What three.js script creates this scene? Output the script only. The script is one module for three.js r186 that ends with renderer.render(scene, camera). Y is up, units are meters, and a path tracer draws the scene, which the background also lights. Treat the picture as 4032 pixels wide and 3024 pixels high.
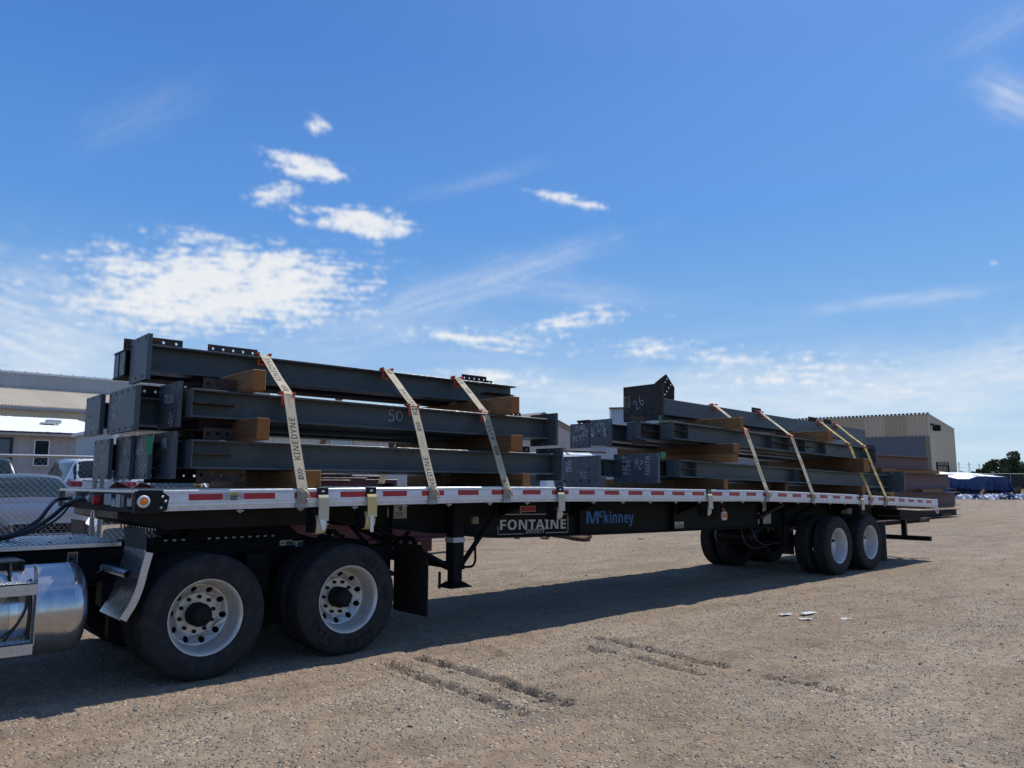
import * as THREE from 'three';
import { mergeGeometries } from 'three/addons/utils/BufferGeometryUtils.js';
import { ConvexGeometry } from 'three/addons/geometries/ConvexGeometry.js';
import { FontLoader } from 'three/addons/loaders/FontLoader.js';
import { createNoise2D, createNoise3D } from 'simplex-noise';

const scene = new THREE.Scene();
// ---------------------------------------------------------------- camera
const FPX = 3028, TH = 0.8462, PITCH = 0.1285;           // focal length in photo pixels, angle trailer / view axis, upward pitch
const EYE = new THREE.Vector3(-2.4389, 1.5863, 6.475);
const V = (x, y, z) => new THREE.Vector3(x, y, z);
const f0 = V(Math.cos(TH), 0, -Math.sin(TH)), RT = V(Math.sin(TH), 0, Math.cos(TH));
const FW = f0.clone().multiplyScalar(Math.cos(PITCH)).add(V(0, Math.sin(PITCH), 0));
const UP = V(0, Math.cos(PITCH), 0).addScaledVector(f0, -Math.sin(PITCH));
const camera = new THREE.PerspectiveCamera(2 * Math.atan(1512 / FPX) * 180 / Math.PI, 4 / 3, 0.05, 6000);
camera.position.copy(EYE);
camera.lookAt(EYE.clone().add(FW));
// a photo pixel gives a direction; the plane of the thing gives its distance
const ray = (px, py) => FW.clone().addScaledVector(RT, (px - 2016) / FPX).addScaledVector(UP, -(py - 1512) / FPX);
const hit = (px, py, ax, v) => { const d = ray(px, py); return EYE.clone().addScaledVector(d, (v - EYE[ax]) / d[ax]); };
const zAt = (px, py, z) => hit(px, py, 'z', z), xAt = (px, py, x) => hit(px, py, 'x', x), yAt = (px, py, y = 0) => hit(px, py, 'y', y);
const dAt = (px, py, D) => EYE.clone().addScaledVector(ray(px, py), D);      // point at depth D along the view axis

// ---------------------------------------------------------------- sun, sky, exposure
const SUN = V(0.72, 1, -0.10).normalize();
const EXPOSURE = 1.0, SUN_I = 4.5;
const sun = new THREE.DirectionalLight(new THREE.Color(1, 0.965, 0.915), SUN_I);
sun.position.copy(SUN).multiplyScalar(80).add(V(8, 0, -4)); sun.target.position.set(8, 0, -4);
sun.castShadow = true; sun.shadow.mapSize.set(4096, 4096); sun.shadow.bias = -0.0004;
Object.assign(sun.shadow.camera, { left: -60, right: 60, top: 60, bottom: -60, near: 1, far: 220 });
scene.add(sun, sun.target);
const renderer = new THREE.WebGLRenderer({ antialias: true });
renderer.toneMapping = THREE.LinearToneMapping; renderer.toneMappingExposure = EXPOSURE;
renderer.shadowMap.enabled = true; renderer.shadowMap.type = THREE.PCFSoftShadowMap;

let seed = 20240611;
const rnd = () => { seed = (seed + 0x6D2B79F5) | 0; let t = Math.imul(seed ^ (seed >>> 15), 1 | seed); t = (t + Math.imul(t ^ (t >>> 7), 61 | t)) ^ t; return ((t ^ (t >>> 14)) >>> 0) / 4294967296; };
const rr = (a, b) => a + (b - a) * rnd();
const n2 = createNoise2D(rnd), n3 = createNoise3D(rnd);
const fbm2 = (x, y, o = 4, g = 0.5) => { let s = 0, a = 1, t = 0; for (let i = 0; i < o; i++) { s += a * n2(x, y); t += a; a *= g; x = x * 2.03 + 7.1; y = y * 2.03 - 3.7; } return s / t; };
const fbm3 = (x, y, z, o = 4) => { let s = 0, a = 1, t = 0; for (let i = 0; i < o; i++) { s += a * n3(x, y, z); t += a; a *= 0.55; x = x * 2.1 + 3.1; y *= 2.1; z = z * 2.1 - 1.7; } return s / t; };
const sst = (a, b, x) => { const t = Math.min(1, Math.max(0, (x - a) / (b - a))); return t * t * (3 - 2 * t); };
const lin = c => c.map(v => { v /= 255; return v <= 0.04045 ? v / 12.92 : Math.pow((v + 0.055) / 1.055, 2.4); });
const mix = (a, b, t) => a + (b - a) * t;

// sky: air by elevation plus cirrus / broken alto clouds; every cloud is a window in direction space filled with streaky noise
{
  const W = 2048, Hh = 1024, data = new Float32Array(W * Hh * 4);
  const stops = [[-90, [150, 140, 128]], [-3, [165, 165, 165]], [0, [196, 220, 236]], [4, [172, 207, 236]], [10, [128, 178, 230]], [19, [95, 151, 221]], [30, [76, 129, 205]], [45, [63, 113, 186]], [90, [48, 92, 164]]].map(([e, c]) => [e, lin(c)]);
  const air = e => { for (let i = 1; i < stops.length; i++) if (e <= stops[i][0]) { const [e0, c0] = stops[i - 1], [e1, c1] = stops[i], t = (e - e0) / (e1 - e0); return c0.map((v, k) => mix(v, c1[k], t)); } return stops[stops.length - 1][1]; };
  // [px, py, rx, ry, tilt, strength, streak]
  const blobs = [[860, 1130, 640, 185, 0.03, 1.22, 1], [600, 1215, 380, 110, 0.12, 0.9, 1], [1120, 1080, 300, 110, -0.02, 0.75, 1], [780, 930, 160, 40, 0.1, 0.7, 1],
    [1240, 490, 65, 45, 0.5, 0.75, 0.4], [1225, 665, 170, 52, 0.22, 1.15, 0.7], [1085, 765, 115, 62, -0.15, 0.85, 0.5], [1010, 590, 60, 24, 0.6, 0.5, 1], [1440, 880, 215, 62, 0.12, 1.25, 0.6], [1200, 850, 110, 50, 0.4, 0.5, 0.7],
    [2230, 785, 185, 24, 0.2, 1.0, 1], [1780, 1150, 520, 70, -0.3, 0.36, 1, 1], [2250, 1150, 330, 50, 0.12, 0.22, 1, 1], [1900, 1340, 390, 48, 0.1, 0.8, 1], [2260, 1265, 270, 58, -0.15, 0.78, 1], [1960, 1480, 240, 50, 0.05, 0.8, 0.8],
    [2550, 1375, 200, 48, -0.05, 0.7, 0.8], [3050, 1420, 620, 60, 0.06, 0.62, 1], [3200, 1560, 1000, 130, -0.02, 0.5, 1, 1], [3150, 1500, 520, 60, 0.05, 0.6, 1], [3950, 1440, 520, 120, -0.2, 0.5, 1, 1], [2300, 1560, 420, 60, 0.03, 0.5, 1, 1], [1500, 1330, 420, 70, -0.1, 0.22, 1, 1],
    [60, 1260, 420, 230, 0.3, 0.6, 0.8, 1], [260, 1400, 520, 120, 0.05, 0.4, 1, 1], [560, 450, 260, 90, -0.4, 0.10, 1, 1], [4010, 385, 150, 80, 0.4, 0.55, 0.7, 1], [3930, 110, 220, 60, -0.5, 0.16, 1, 1], [3560, 1180, 330, 26, -0.12, 0.4, 1, 1], [2170, 1010, 170, 36, -0.3, 0.16, 1, 1], [1890, 710, 260, 34, -0.25, 0.13, 1, 1],
    [130, 1000, 120, 16, 0.08, 0.4, 1], [3915, 1033, 22, 9, 0.1, 0.7, 0.5], [2660, 1250, 90, 12, 0.1, 0.5, 0.6]];
  const d = V(0, 0, 0);
  for (let j = 0; j < Hh; j++) {
    const e = ((j + 0.5) / Hh - 0.5) * Math.PI, ce = Math.cos(e), y = Math.sin(e), ed = e * 180 / Math.PI;
    const base = air(ed);
    for (let i = 0; i < W; i++) {
      const a = ((i + 0.5) / W - 0.5) * 2 * Math.PI;
      d.set(Math.cos(a) * ce, y, Math.sin(a) * ce);
      let c = base.slice(), k = (j * W + i) * 4;
      const cs = Math.max(0, d.dot(SUN)), glow = 0.30 * Math.pow(cs, 6) + 0.9 * Math.pow(cs, 60);
      if (ed > -1) c = [c[0] + glow * 0.42, c[1] + glow * 0.62, c[2] + glow * 0.86];
      let cl = 0;
      if (ed > 0.2) {
        const w = d.dot(FW), px = w > 0.25 ? 2016 + FPX * d.dot(RT) / w : 9e9, py = w > 0.25 ? 1512 - FPX * d.dot(UP) / w : 9e9;
        const inn = sst(-900, -250, px) * (1 - sst(4300, 4900, px)) * sst(-900, -200, py);
        if (inn > 0) {
          for (const [bx, by, rx, ry, tl, st, sk, vl] of blobs) {
            const ct = Math.cos(tl), sn = Math.sin(tl), dx = px - bx, dy = py - by, u = dx * ct + dy * sn, v = -dx * sn + dy * ct;
            const q = (u / rx) ** 2 + (v / ry) ** 2; if (q > 4) continue;
            const wob = fbm2(px / 260 + bx, py / 200 + by, 3) * 0.55;
            const win = Math.exp(-Math.pow(q * (1 + wob), 1.25) * 1.1);
            const s1 = fbm2(u / (140 + 210 * sk) + bx * 0.13 + 0.3 * n2(u / 300, v / 120), v / (62 - 34 * sk) + by * 0.11, 5, 0.56), s2 = fbm2(u / 90 + bx, v / 60 - by, 4, 0.6);
            const nn = s1 * 0.66 + s2 * 0.42 + 0.18 * n2(u / 22, v / 16);
            if (vl) { cl = 1 - (1 - cl) * (1 - st * win * Math.max(0, 0.62 + 0.75 * s1)); continue; }
            const dens = win * st * 0.98 - 0.36 + nn * 0.95;
            cl = 1 - (1 - cl) * (1 - 0.94 * sst(0.0, 0.78, dens) * sst(0.02, 0.35, win));
          }
          // thin veil towards the horizon
          const veil = sst(1000, 1750, py) * (0.5 + 0.5 * fbm2(px / 700, py / 110, 5)) * 0.34; cl = 1 - (1 - cl) * (1 - veil * inn);
        }
        if (inn < 1) {
          const hgt = 1 / (y + 0.08), n = fbm2(d.x * hgt * 0.8 + 3, d.z * hgt * 1.6, 5) + 0.4 * fbm2(d.x * hgt * 3, d.z * hgt * 4, 3);
          cl = mix(0.8 * sst(0.22, 0.95, n) * sst(0.5, 6, ed), cl, inn);
        }
      }
      const wht = [0.92, 0.94, 0.96], sh = mix(0.97, 0.86, sst(3, 14, ed) * 0.3);
      for (let q = 0; q < 3; q++) data[k + q] = mix(c[q], wht[q] * sh, cl);
      data[k + 3] = 1;
    }
  }
  const t = new THREE.DataTexture(data, W, Hh, THREE.RGBAFormat, THREE.FloatType);
  t.mapping = THREE.EquirectangularReflectionMapping; t.magFilter = t.minFilter = THREE.LinearFilter; t.colorSpace = THREE.LinearSRGBColorSpace; t.needsUpdate = true;
  scene.background = t; scene.environment = t;
}
// ---------------------------------------------------------------- helpers
const used = new Map();
const numbered = n => { const k = used.get(n) || 0; used.set(n, k + 1); return k ? `${n}_${String(k).padStart(3, '0')}` : n; };
// box-project uv in metres for faces that carry none of their own
function uvBox(g) {
  const p = g.attributes.position, n = g.attributes.normal, uv = new Float32Array(p.count * 2);
  for (let i = 0; i < p.count; i += 3) {
    let nx = 0, ny = 0, nz = 0; for (let k = 0; k < 3; k++) { nx += Math.abs(n.getX(i + k)); ny += Math.abs(n.getY(i + k)); nz += Math.abs(n.getZ(i + k)); }
    for (let k = 0; k < 3; k++) { const j = i + k, x = p.getX(j), y = p.getY(j), z = p.getZ(j); let u, v; if (ny >= nx && ny >= nz) { u = x; v = z; } else if (nx >= nz) { u = z; v = y; } else { u = x; v = y; } uv[2 * j] = u; uv[2 * j + 1] = v; }
  }
  g.setAttribute('uv', new THREE.BufferAttribute(uv, 2)); return g;
}
function flat(g, keep) { let o = g.index ? g.toNonIndexed() : g; if (!o.attributes.normal) o.computeVertexNormals(); for (const k of Object.keys(o.attributes)) if (!['position', 'normal', 'uv'].includes(k)) o.deleteAttribute(k); if (!keep && !g.userData.uvOwn) uvBox(o); o.groups = []; return o; }
const merge = (gs, keep) => { gs = (Array.isArray(gs) ? gs : [gs]).map(g => flat(g, keep)); return gs.length > 1 ? mergeGeometries(gs, false) : gs[0]; };
const baseMap = new Map();
function obj(name, gs, mat, parent = scene, label) {
  const m = new THREE.Mesh(merge(gs), mat); m.castShadow = m.receiveShadow = true;
  m.name = parent === scene ? numbered(name) : name; if (label) m.userData.label = label;
  const b = baseMap.get(parent); if (b) { m.geometry.translate(-b.x, -b.y, -b.z); baseMap.set(m, b); }
  parent.add(m); return m;
}
// a thing whose geometry is written in world coordinates: the group stands at its base, children are shifted back
function thing(name, label, category, base = [0, 0, 0], group) {
  const o = new THREE.Group(); o.name = numbered(name); o.position.set(...base); o.userData = { label, category }; baseMap.set(o, V(...base));
  if (group) o.userData.group = group; scene.add(o); return o;
}
// a thing modelled about its own origin
function local(name, label, category, group) { const o = new THREE.Group(); o.name = numbered(name); o.userData = { label, category }; if (group) o.userData.group = group; scene.add(o); return o; }
const tag = (o, label, category, group) => { o.userData.label = label; o.userData.category = category; if (group) o.userData.group = group; return o; };
const struct = (name, gs, mat) => { const m = obj(name, gs, mat); m.userData.kind = 'structure'; return m; };
function copy(o, pos, ry = 0, label, group) { const c = o.clone(); c.name = numbered(o.name.replace(/_\d{3}$/, '')); c.userData = { ...o.userData }; if (label) c.userData.label = label; if (group) c.userData.group = group; c.position.set(...pos); c.rotation.y = ry; scene.add(c); return c; }

// box from two corners, edges chamfered by c
const cbCache = new Map();
function cbox(w, h, d, c = 0.004) {
  c = Math.min(c, w * 0.3, h * 0.3, d * 0.3);
  const key = [w, h, d, c].map(v => v.toFixed(4)).join(); if (cbCache.has(key)) return cbCache.get(key).clone();
  const P = []; for (const sx of [-1, 1]) for (const sy of [-1, 1]) for (const sz of [-1, 1]) { const x = sx * w / 2, y = sy * h / 2, z = sz * d / 2; P.push(V(x - sx * c, y - sy * c, z), V(x - sx * c, y, z - sz * c), V(x, y - sy * c, z - sz * c)); }
  const g = new ConvexGeometry(P); cbCache.set(key, g); return g.clone();
}
const bx = (x0, x1, y0, y1, z0, z1, c = 0.004) => { const g = c ? cbox(Math.abs(x1 - x0), Math.abs(y1 - y0), Math.abs(z1 - z0), c) : new THREE.BoxGeometry(Math.abs(x1 - x0), Math.abs(y1 - y0), Math.abs(z1 - z0)); return g.translate((x0 + x1) / 2, (y0 + y1) / 2, (z0 + z1) / 2); };
// cylinder between two points
function cyl(a, b, r, r2 = r, seg = 14, open = false) {
  a = a.isVector3 ? a : V(...a); b = b.isVector3 ? b : V(...b); const d = b.clone().sub(a), L = d.length();
  const g = new THREE.CylinderGeometry(r2, r, L, seg, 1, open); g.translate(0, L / 2, 0); g.applyQuaternion(new THREE.Quaternion().setFromUnitVectors(V(0, 1, 0), d.normalize())); return g.translate(a.x, a.y, a.z);
}
// square bar between two points
function bar(a, b, w, h = w, c = 0.003) { a = a.isVector3 ? a : V(...a); b = b.isVector3 ? b : V(...b); const d = b.clone().sub(a), L = d.length(), g = cbox(w, L, h, c).translate(0, L / 2, 0); g.applyQuaternion(new THREE.Quaternion().setFromUnitVectors(V(0, 1, 0), d.normalize())); return g.translate(a.x, a.y, a.z); }
const tube = (pts, r, n = 40, s = 8) => new THREE.TubeGeometry(new THREE.CatmullRomCurve3(pts.map(p => p.isVector3 ? p : V(...p))), n, r, s);
const shape = (pts, holes = []) => { const s = new THREE.Shape(pts.map(p => new THREE.Vector2(p[0], p[1]))); for (const [x, y, r] of holes) { const h = new THREE.Path(); h.absarc(x, y, r, 0, Math.PI * 2, true); s.holes.push(h); } return s; };
const ext = (pts, depth, holes, bev = 0) => new THREE.ExtrudeGeometry(shape(pts, holes), { depth, bevelEnabled: bev > 0, bevelSize: bev, bevelThickness: bev, bevelSegments: 1, curveSegments: 6, steps: 1 });
// plate in the YZ plane: outline as [z, y]; x .. x+t
const plateX = (pts, x, t, holes = []) => ext(pts.map(([z, y]) => [-z, y]), t, holes.map(([z, y, r]) => [-z, y, r])).rotateY(Math.PI / 2).translate(x, 0, 0);
// plate in the XY plane: outline as [x, y]; z .. z+t
const plateZ = (pts, z, t, holes = []) => ext(pts, t, holes).translate(0, 0, z);
// plate in the XZ plane: outline as [x, z]; y .. y+t
const plateY = (pts, y, t, holes = []) => ext(pts.map(([x, z]) => [x, -z]), t, holes.map(([x, z, r]) => [x, -z, r])).rotateX(-Math.PI / 2).translate(0, y, 0);
const rect = (a0, a1, b0, b1) => [[a0, b0], [a1, b0], [a1, b1], [a0, b1]];
// quad grid from a function (u,v) -> [x,y,z]
function sheet(fn, nu, nv) { const P = [], U = [], I = []; for (let j = 0; j <= nv; j++) for (let i = 0; i <= nu; i++) { const u = i / nu, v = j / nv; P.push(...fn(u, v)); U.push(u, v); } for (let j = 0; j < nv; j++) for (let i = 0; i < nu; i++) { const a = j * (nu + 1) + i, b = a + 1, c = a + nu + 1, d = c + 1; I.push(a, b, d, a, d, c); } const g = new THREE.BufferGeometry(); g.setAttribute('position', new THREE.Float32BufferAttribute(P, 3)); g.setAttribute('uv', new THREE.Float32BufferAttribute(U, 2)); g.setIndex(I); g.computeVertexNormals(); return g; }
// ribbon of thickness t swept along pts (Vector3 list) with half-width vector hw; own uv: u across, v along in metres
function ribbon(pts, hw, t) {
  const P = [], U = [], I = []; let L = 0; const n = pts.length;
  for (let i = 0; i < n; i++) {
    if (i) L += pts[i].distanceTo(pts[i - 1]);
    const T = pts[Math.min(n - 1, i + 1)].clone().sub(pts[Math.max(0, i - 1)]).normalize(), w = Array.isArray(hw) ? hw[i] : hw, N = T.clone().cross(w).normalize().multiplyScalar(t / 2);
    for (const [s, m] of [[-1, 1], [1, 1], [1, -1], [-1, -1]]) { const q = pts[i].clone().addScaledVector(w, s).addScaledVector(N, m); P.push(q.x, q.y, q.z); U.push(s > 0 ? 1 : 0, L); }
  }
  for (let i = 0; i < n - 1; i++) for (let k = 0; k < 4; k++) { const a = i * 4 + k, b = i * 4 + (k + 1) % 4, c = a + 4, e = b + 4; I.push(a, b, e, a, e, c); }
  I.push(0, 1, 2, 0, 2, 3); const q = (n - 1) * 4; I.push(q, q + 2, q + 1, q, q + 3, q + 2);
  let g = new THREE.BufferGeometry(); g.setAttribute('position', new THREE.Float32BufferAttribute(P, 3)); g.setAttribute('uv', new THREE.Float32BufferAttribute(U, 2)); g.setIndex(I); g = g.toNonIndexed(); g.computeVertexNormals(); g.userData.uvOwn = true; return g;
}
// sweep of a closed profile [[z,y]..] along stations [[x,yoff]..]
function sweepX(prof, st) {
  const P = [], I = [], n = prof.length; st.forEach(([x, yo]) => prof.forEach(([z, y]) => P.push(x, y + yo, z)));
  for (let i = 0; i < st.length - 1; i++) for (let k = 0; k < n; k++) { const a = i * n + k, b = i * n + (k + 1) % n, c = a + n, d = b + n; I.push(a, b, d, a, d, c); }
  const tri = THREE.ShapeUtils.triangulateShape(prof.map(p => new THREE.Vector2(p[0], p[1])), []), o = (st.length - 1) * n; for (const [a, b, c] of tri) I.push(a, c, b, o + a, o + b, o + c);
  let g = new THREE.BufferGeometry(); g.setAttribute('position', new THREE.Float32BufferAttribute(P, 3)); g.setIndex(I); g = g.toNonIndexed(); g.computeVertexNormals(); return g;
}
// ---------------------------------------------------------------- textures and materials
function tex(w, h, fn, srgb = true) { const d = new Uint8Array(w * h * 4); for (let j = 0; j < h; j++) for (let i = 0; i < w; i++) { const c = fn(i / w, j / h), k = (j * w + i) * 4; if (typeof c === 'number') d[k] = d[k + 1] = d[k + 2] = Math.max(0, Math.min(255, c * 255)); else for (let q = 0; q < 3; q++) d[k + q] = Math.max(0, Math.min(255, c[q] * 255)); d[k + 3] = 255; } const t = new THREE.DataTexture(d, w, h); t.wrapS = t.wrapT = THREE.RepeatWrapping; t.magFilter = THREE.LinearFilter; t.minFilter = THREE.LinearMipmapLinearFilter; t.generateMipmaps = true; if (srgb) t.colorSpace = THREE.SRGBColorSpace; t.needsUpdate = true; return t; }
const rep = (t, x, y = x) => { const c = t.clone(); c.repeat.set(x, y); c.needsUpdate = true; return c; };
// periodic fbm: torus blend of two offsets
const pn = (u, v, f, o = 4) => { const m = (a, b) => fbm2(a * f, b * f, o); const bu = u, bv = v; return mix(mix(m(u + 5, v + 5), m(u + 4, v + 5), sst(0.7, 1, bu)), mix(m(u + 5, v + 4), m(u + 4, v + 4), sst(0.7, 1, bu)), sst(0.7, 1, bv)); };
function canvasTex(w, h, draw, transparent) { const c = document.createElement('canvas'); c.width = w; c.height = h; const x = c.getContext('2d'); draw(x, w, h); const t = new THREE.CanvasTexture(c); t.colorSpace = THREE.SRGBColorSpace; t.wrapS = t.wrapT = THREE.RepeatWrapping; t.anisotropy = 8; return t; }
const C = (r, g, b) => new THREE.Color(r, g, b);
const std = (col, rough = 0.6, metal = 0, o = {}) => new THREE.MeshStandardMaterial({ color: Array.isArray(col) ? C(...col) : col, roughness: rough, metalness: metal, ...o });
const grime = tex(512, 512, (u, v) => { const a = pn(u, v, 6, 5), b = pn(u, v, 40, 3); return 0.92 + a * 0.06 + b * 0.035; });
const scuff = tex(512, 512, (u, v) => { const a = pn(u, v, 9, 4), b = pn(u, v, 60, 2); return 0.62 + a * 0.22 + b * 0.12; }, false);
const fineB = tex(256, 256, (u, v) => 0.5 + 0.35 * pn(u, v, 24, 3), false);
const rustT = tex(512, 512, (u, v) => { const a = pn(u, v, 7, 5), b = pn(u, v, 36, 4), k = sst(-0.25, 0.5, a + b * 0.5); return [mix(0.34, 0.52, k), mix(0.29, 0.38, k), mix(0.27, 0.31, k)]; });
const woodT = (() => { const mk = (h0, h1) => tex(512, 512, (u, v) => { const w = pn(u, v, 3, 3) * 0.6, g = fbm2((v + w * 0.05) * 46, u * 3.2, 4), f = fbm2(v * 190, u * 9, 2), d = sst(0.25, 0.75, pn(u, v, 4, 4)); const t = 0.5 + 0.42 * g + 0.14 * f; return [0, 1, 2].map(q => mix(mix(h0[q], h1[q], t), h0[q] * 0.55, d * 0.55)); }); return mk([0.40, 0.285, 0.175], [0.67, 0.52, 0.35]); })();
const endT = tex(256, 256, (u, v) => { const r = Math.hypot(u - 0.42, v + 0.25) + 0.01 * fbm2(u * 6, v * 6, 3), g = Math.sin(r * 150) * 0.5 + 0.5, n = pn(u, v, 8, 4); return [mix(0.46, 0.66, g) + n * 0.12, mix(0.32, 0.48, g) + n * 0.1, mix(0.18, 0.29, g) + n * 0.08]; });
const rubT = tex(512, 512, (u, v) => { const a = pn(u, v, 8, 5), b = pn(u, v, 50, 3), k = sst(-0.1, 0.7, a + 0.35 * b); return [mix(0.235, 0.315, k), mix(0.235, 0.30, k), mix(0.24, 0.285, k)]; });
const dull = (col, rough, o = {}) => new THREE.MeshPhysicalMaterial({ color: C(...col), roughness: rough, specularIntensity: 0.35, ...o });
const M = {
  steel: dull([0.085, 0.103, 0.111], 0.58, { map: grime, roughnessMap: scuff }),
  steelB: dull([0.098, 0.112, 0.120], 0.6, { map: grime, roughnessMap: scuff }),
  plate: std([0.078, 0.090, 0.100], 0.5, 0, { map: grime }),
  plateD: std([0.17, 0.13, 0.12], 0.6, 0, { map: rustT, bumpMap: fineB, bumpScale: 0.001 }),
  bare: std([0.42, 0.36, 0.32], 0.7, 0.1, { map: rustT, bumpMap: fineB, bumpScale: 0.001 }),
  mill: dull([0.17, 0.14, 0.13], 0.62, { map: rustT }),
  chalk: std([0.55, 0.57, 0.58], 0.95), chalkY: std([0.42, 0.38, 0.2], 0.95),
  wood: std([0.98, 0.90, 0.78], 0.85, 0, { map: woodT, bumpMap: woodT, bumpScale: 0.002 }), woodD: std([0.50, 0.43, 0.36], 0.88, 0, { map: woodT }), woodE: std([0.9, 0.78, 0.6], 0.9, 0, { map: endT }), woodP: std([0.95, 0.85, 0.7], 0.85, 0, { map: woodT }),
  alu: std([0.60, 0.61, 0.62], 0.5, 0.7, { roughnessMap: scuff, map: grime }), aluP: std([0.74, 0.74, 0.73], 0.30, 1, { roughnessMap: scuff, map: grime }), rail: std([0.82, 0.82, 0.82], 0.38, 0.12, { map: grime, roughnessMap: scuff }),
  rim: std([0.68, 0.65, 0.60], 0.36, 0.45, { map: grime }), rimW: std([0.62, 0.61, 0.585], 0.45, 0, { map: grime }),
  black: dull([0.010, 0.011, 0.012], 0.66, { roughnessMap: scuff }), blackM: dull([0.013, 0.014, 0.016], 0.7, { map: grime }), green: dull([0.006, 0.0095, 0.0105], 0.6, { map: grime }), frameB: dull([0.008, 0.009, 0.012], 0.72, { map: grime }),
  rubber: dull([0.56, 0.56, 0.57], 0.82, { map: rubT, bumpMap: fineB, bumpScale: 0.001 }), rubberL: dull([0.5, 0.5, 0.51], 0.75, { map: rubT }), flap: dull([0.42, 0.36, 0.30], 0.86, { map: rubT }), hose: std([0.02, 0.02, 0.022], 0.45), hoseG: std([0.05, 0.06, 0.045], 0.5),
  red: std([0.44, 0.010, 0.022], 0.35, 0, { map: grime }), white: std([0.82, 0.83, 0.84], 0.38, 0, { map: grime }), amber: std([0.85, 0.22, 0.01], 0.25), orange: std([0.62, 0.07, 0.015], 0.5), redL: std([0.35, 0.01, 0.02], 0.2), greenT: std([0.03, 0.25, 0.12], 0.7), chrome: std([0.8, 0.8, 0.8], 0.12, 1), galv: std([0.36, 0.38, 0.40], 0.45, 0.7, { map: grime }),
  strap: std([0.56, 0.49, 0.35], 0.85), strapY: std([0.62, 0.49, 0.20], 0.85), primer: std([0.105, 0.024, 0.030], 0.62, 0, { map: grime, roughnessMap: scuff }), primerP: std([0.145, 0.070, 0.072], 0.65, 0, { map: grime }),
  glass: new THREE.MeshPhysicalMaterial({ color: C(0.016, 0.026, 0.030), roughness: 0.08, metalness: 0, specularIntensity: 0.4 }), paper: std([0.72, 0.73, 0.72], 0.8), fontW: std([0.52, 0.54, 0.56], 0.5), fontB: std([0.015, 0.13, 0.38], 0.45), fontR: std([0.35, 0.02, 0.03], 0.5), black0: dull([0.006, 0.006, 0.007], 0.9),
};
const fBold = await new FontLoader().loadAsync('fonts/droid/droid_sans_bold.typeface.json'), fReg = await new FontLoader().loadAsync('fonts/droid/droid_sans_regular.typeface.json');
// flat lettering: outline shapes 1.5 mm thick fitted into width w, height h, lower left at origin, reading along +x, facing +z
function letters(str, w, h, font = fBold, t = 0.0015, skew = 0) { const g = new THREE.ExtrudeGeometry(font.generateShapes(str, 1), { depth: t, bevelEnabled: false, curveSegments: 5 }); g.computeBoundingBox(); const b = g.boundingBox; g.translate(-b.min.x, -b.min.y, 0); g.scale(w / (b.max.x - b.min.x), h ? h / (b.max.y - b.min.y) : w / (b.max.x - b.min.x), 1); if (skew) { const p = g.attributes.position; for (let i = 0; i < p.count; i++) p.setX(i, p.getX(i) + skew * p.getY(i)); } return g; }
// handwriting strokes, unit box 1 x 1.4
const GL = { '0': [[.5, 1.4, .1, 1, .1, .4, .5, 0, .9, .4, .9, 1, .5, 1.4]], '1': [[.3, 1.1, .55, 1.4, .5, 0]], '2': [[.1, 1.05, .3, 1.4, .75, 1.35, .8, 1, .4, .5, .1, .1, .25, .05, .95, .05]], '4': [[.7, 0, .65, 1.4, .05, .5, .95, .5]], '5': [[.9, 1.4, .25, 1.35, .2, .8, .6, .85, .9, .55, .75, .1, .3, 0, .1, .15]], '6': [[.75, 1.4, .3, 1, .1, .4, .35, 0, .8, .1, .8, .5, .45, .65, .15, .4]], '7': [[.1, 1.35, .9, 1.4, .4, 0]], '8': [[.55, .75, .2, 1, .3, 1.35, .7, 1.4, .8, 1.1, .5, .75, .15, .4, .3, 0, .75, .05, .85, .4, .55, .75]], '9': [[.85, 1, .5, .8, .2, 1.1, .45, 1.4, .85, 1.2, .8, .6, .5, 0]], C: [[.9, 1.2, .5, 1.4, .1, .9, .15, .3, .5, 0, .9, .2]], S: [[.85, 1.25, .5, 1.4, .2, 1.1, .45, .75, .8, .45, .6, .05, .15, .15]], O: [[.5, 1.4, .1, 1, .1, .4, .5, 0, .9, .4, .9, 1, .5, 1.4]], U: [[.1, 1.4, .12, .3, .5, 0, .85, .3, .9, 1.4]], T: [[0, 1.4, 1, 1.4], [.5, 1.4, .5, 0]], H: [[.1, 1.4, .1, 0], [.9, 1.4, .9, 0], [.1, .7, .9, .7]], W: [[0, 1.4, .25, 0, .5, .9, .75, 0, 1, 1.4]], E: [[.9, 1.4, .1, 1.4, .1, 0, .9, 0], [.1, .7, .7, .7]], L: [[.1, 1.4, .1, 0, .9, 0]], N: [[.1, 0, .1, 1.4, .9, 0, .9, 1.4]], '-': [[.2, .7, .8, .7]], '/': [[.1, 0, .9, 1.4]], '~': [[0, .7, .2, 1, .3, .4, .5, 1, .6, .4, .8, 1, .95, .5]] };
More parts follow.
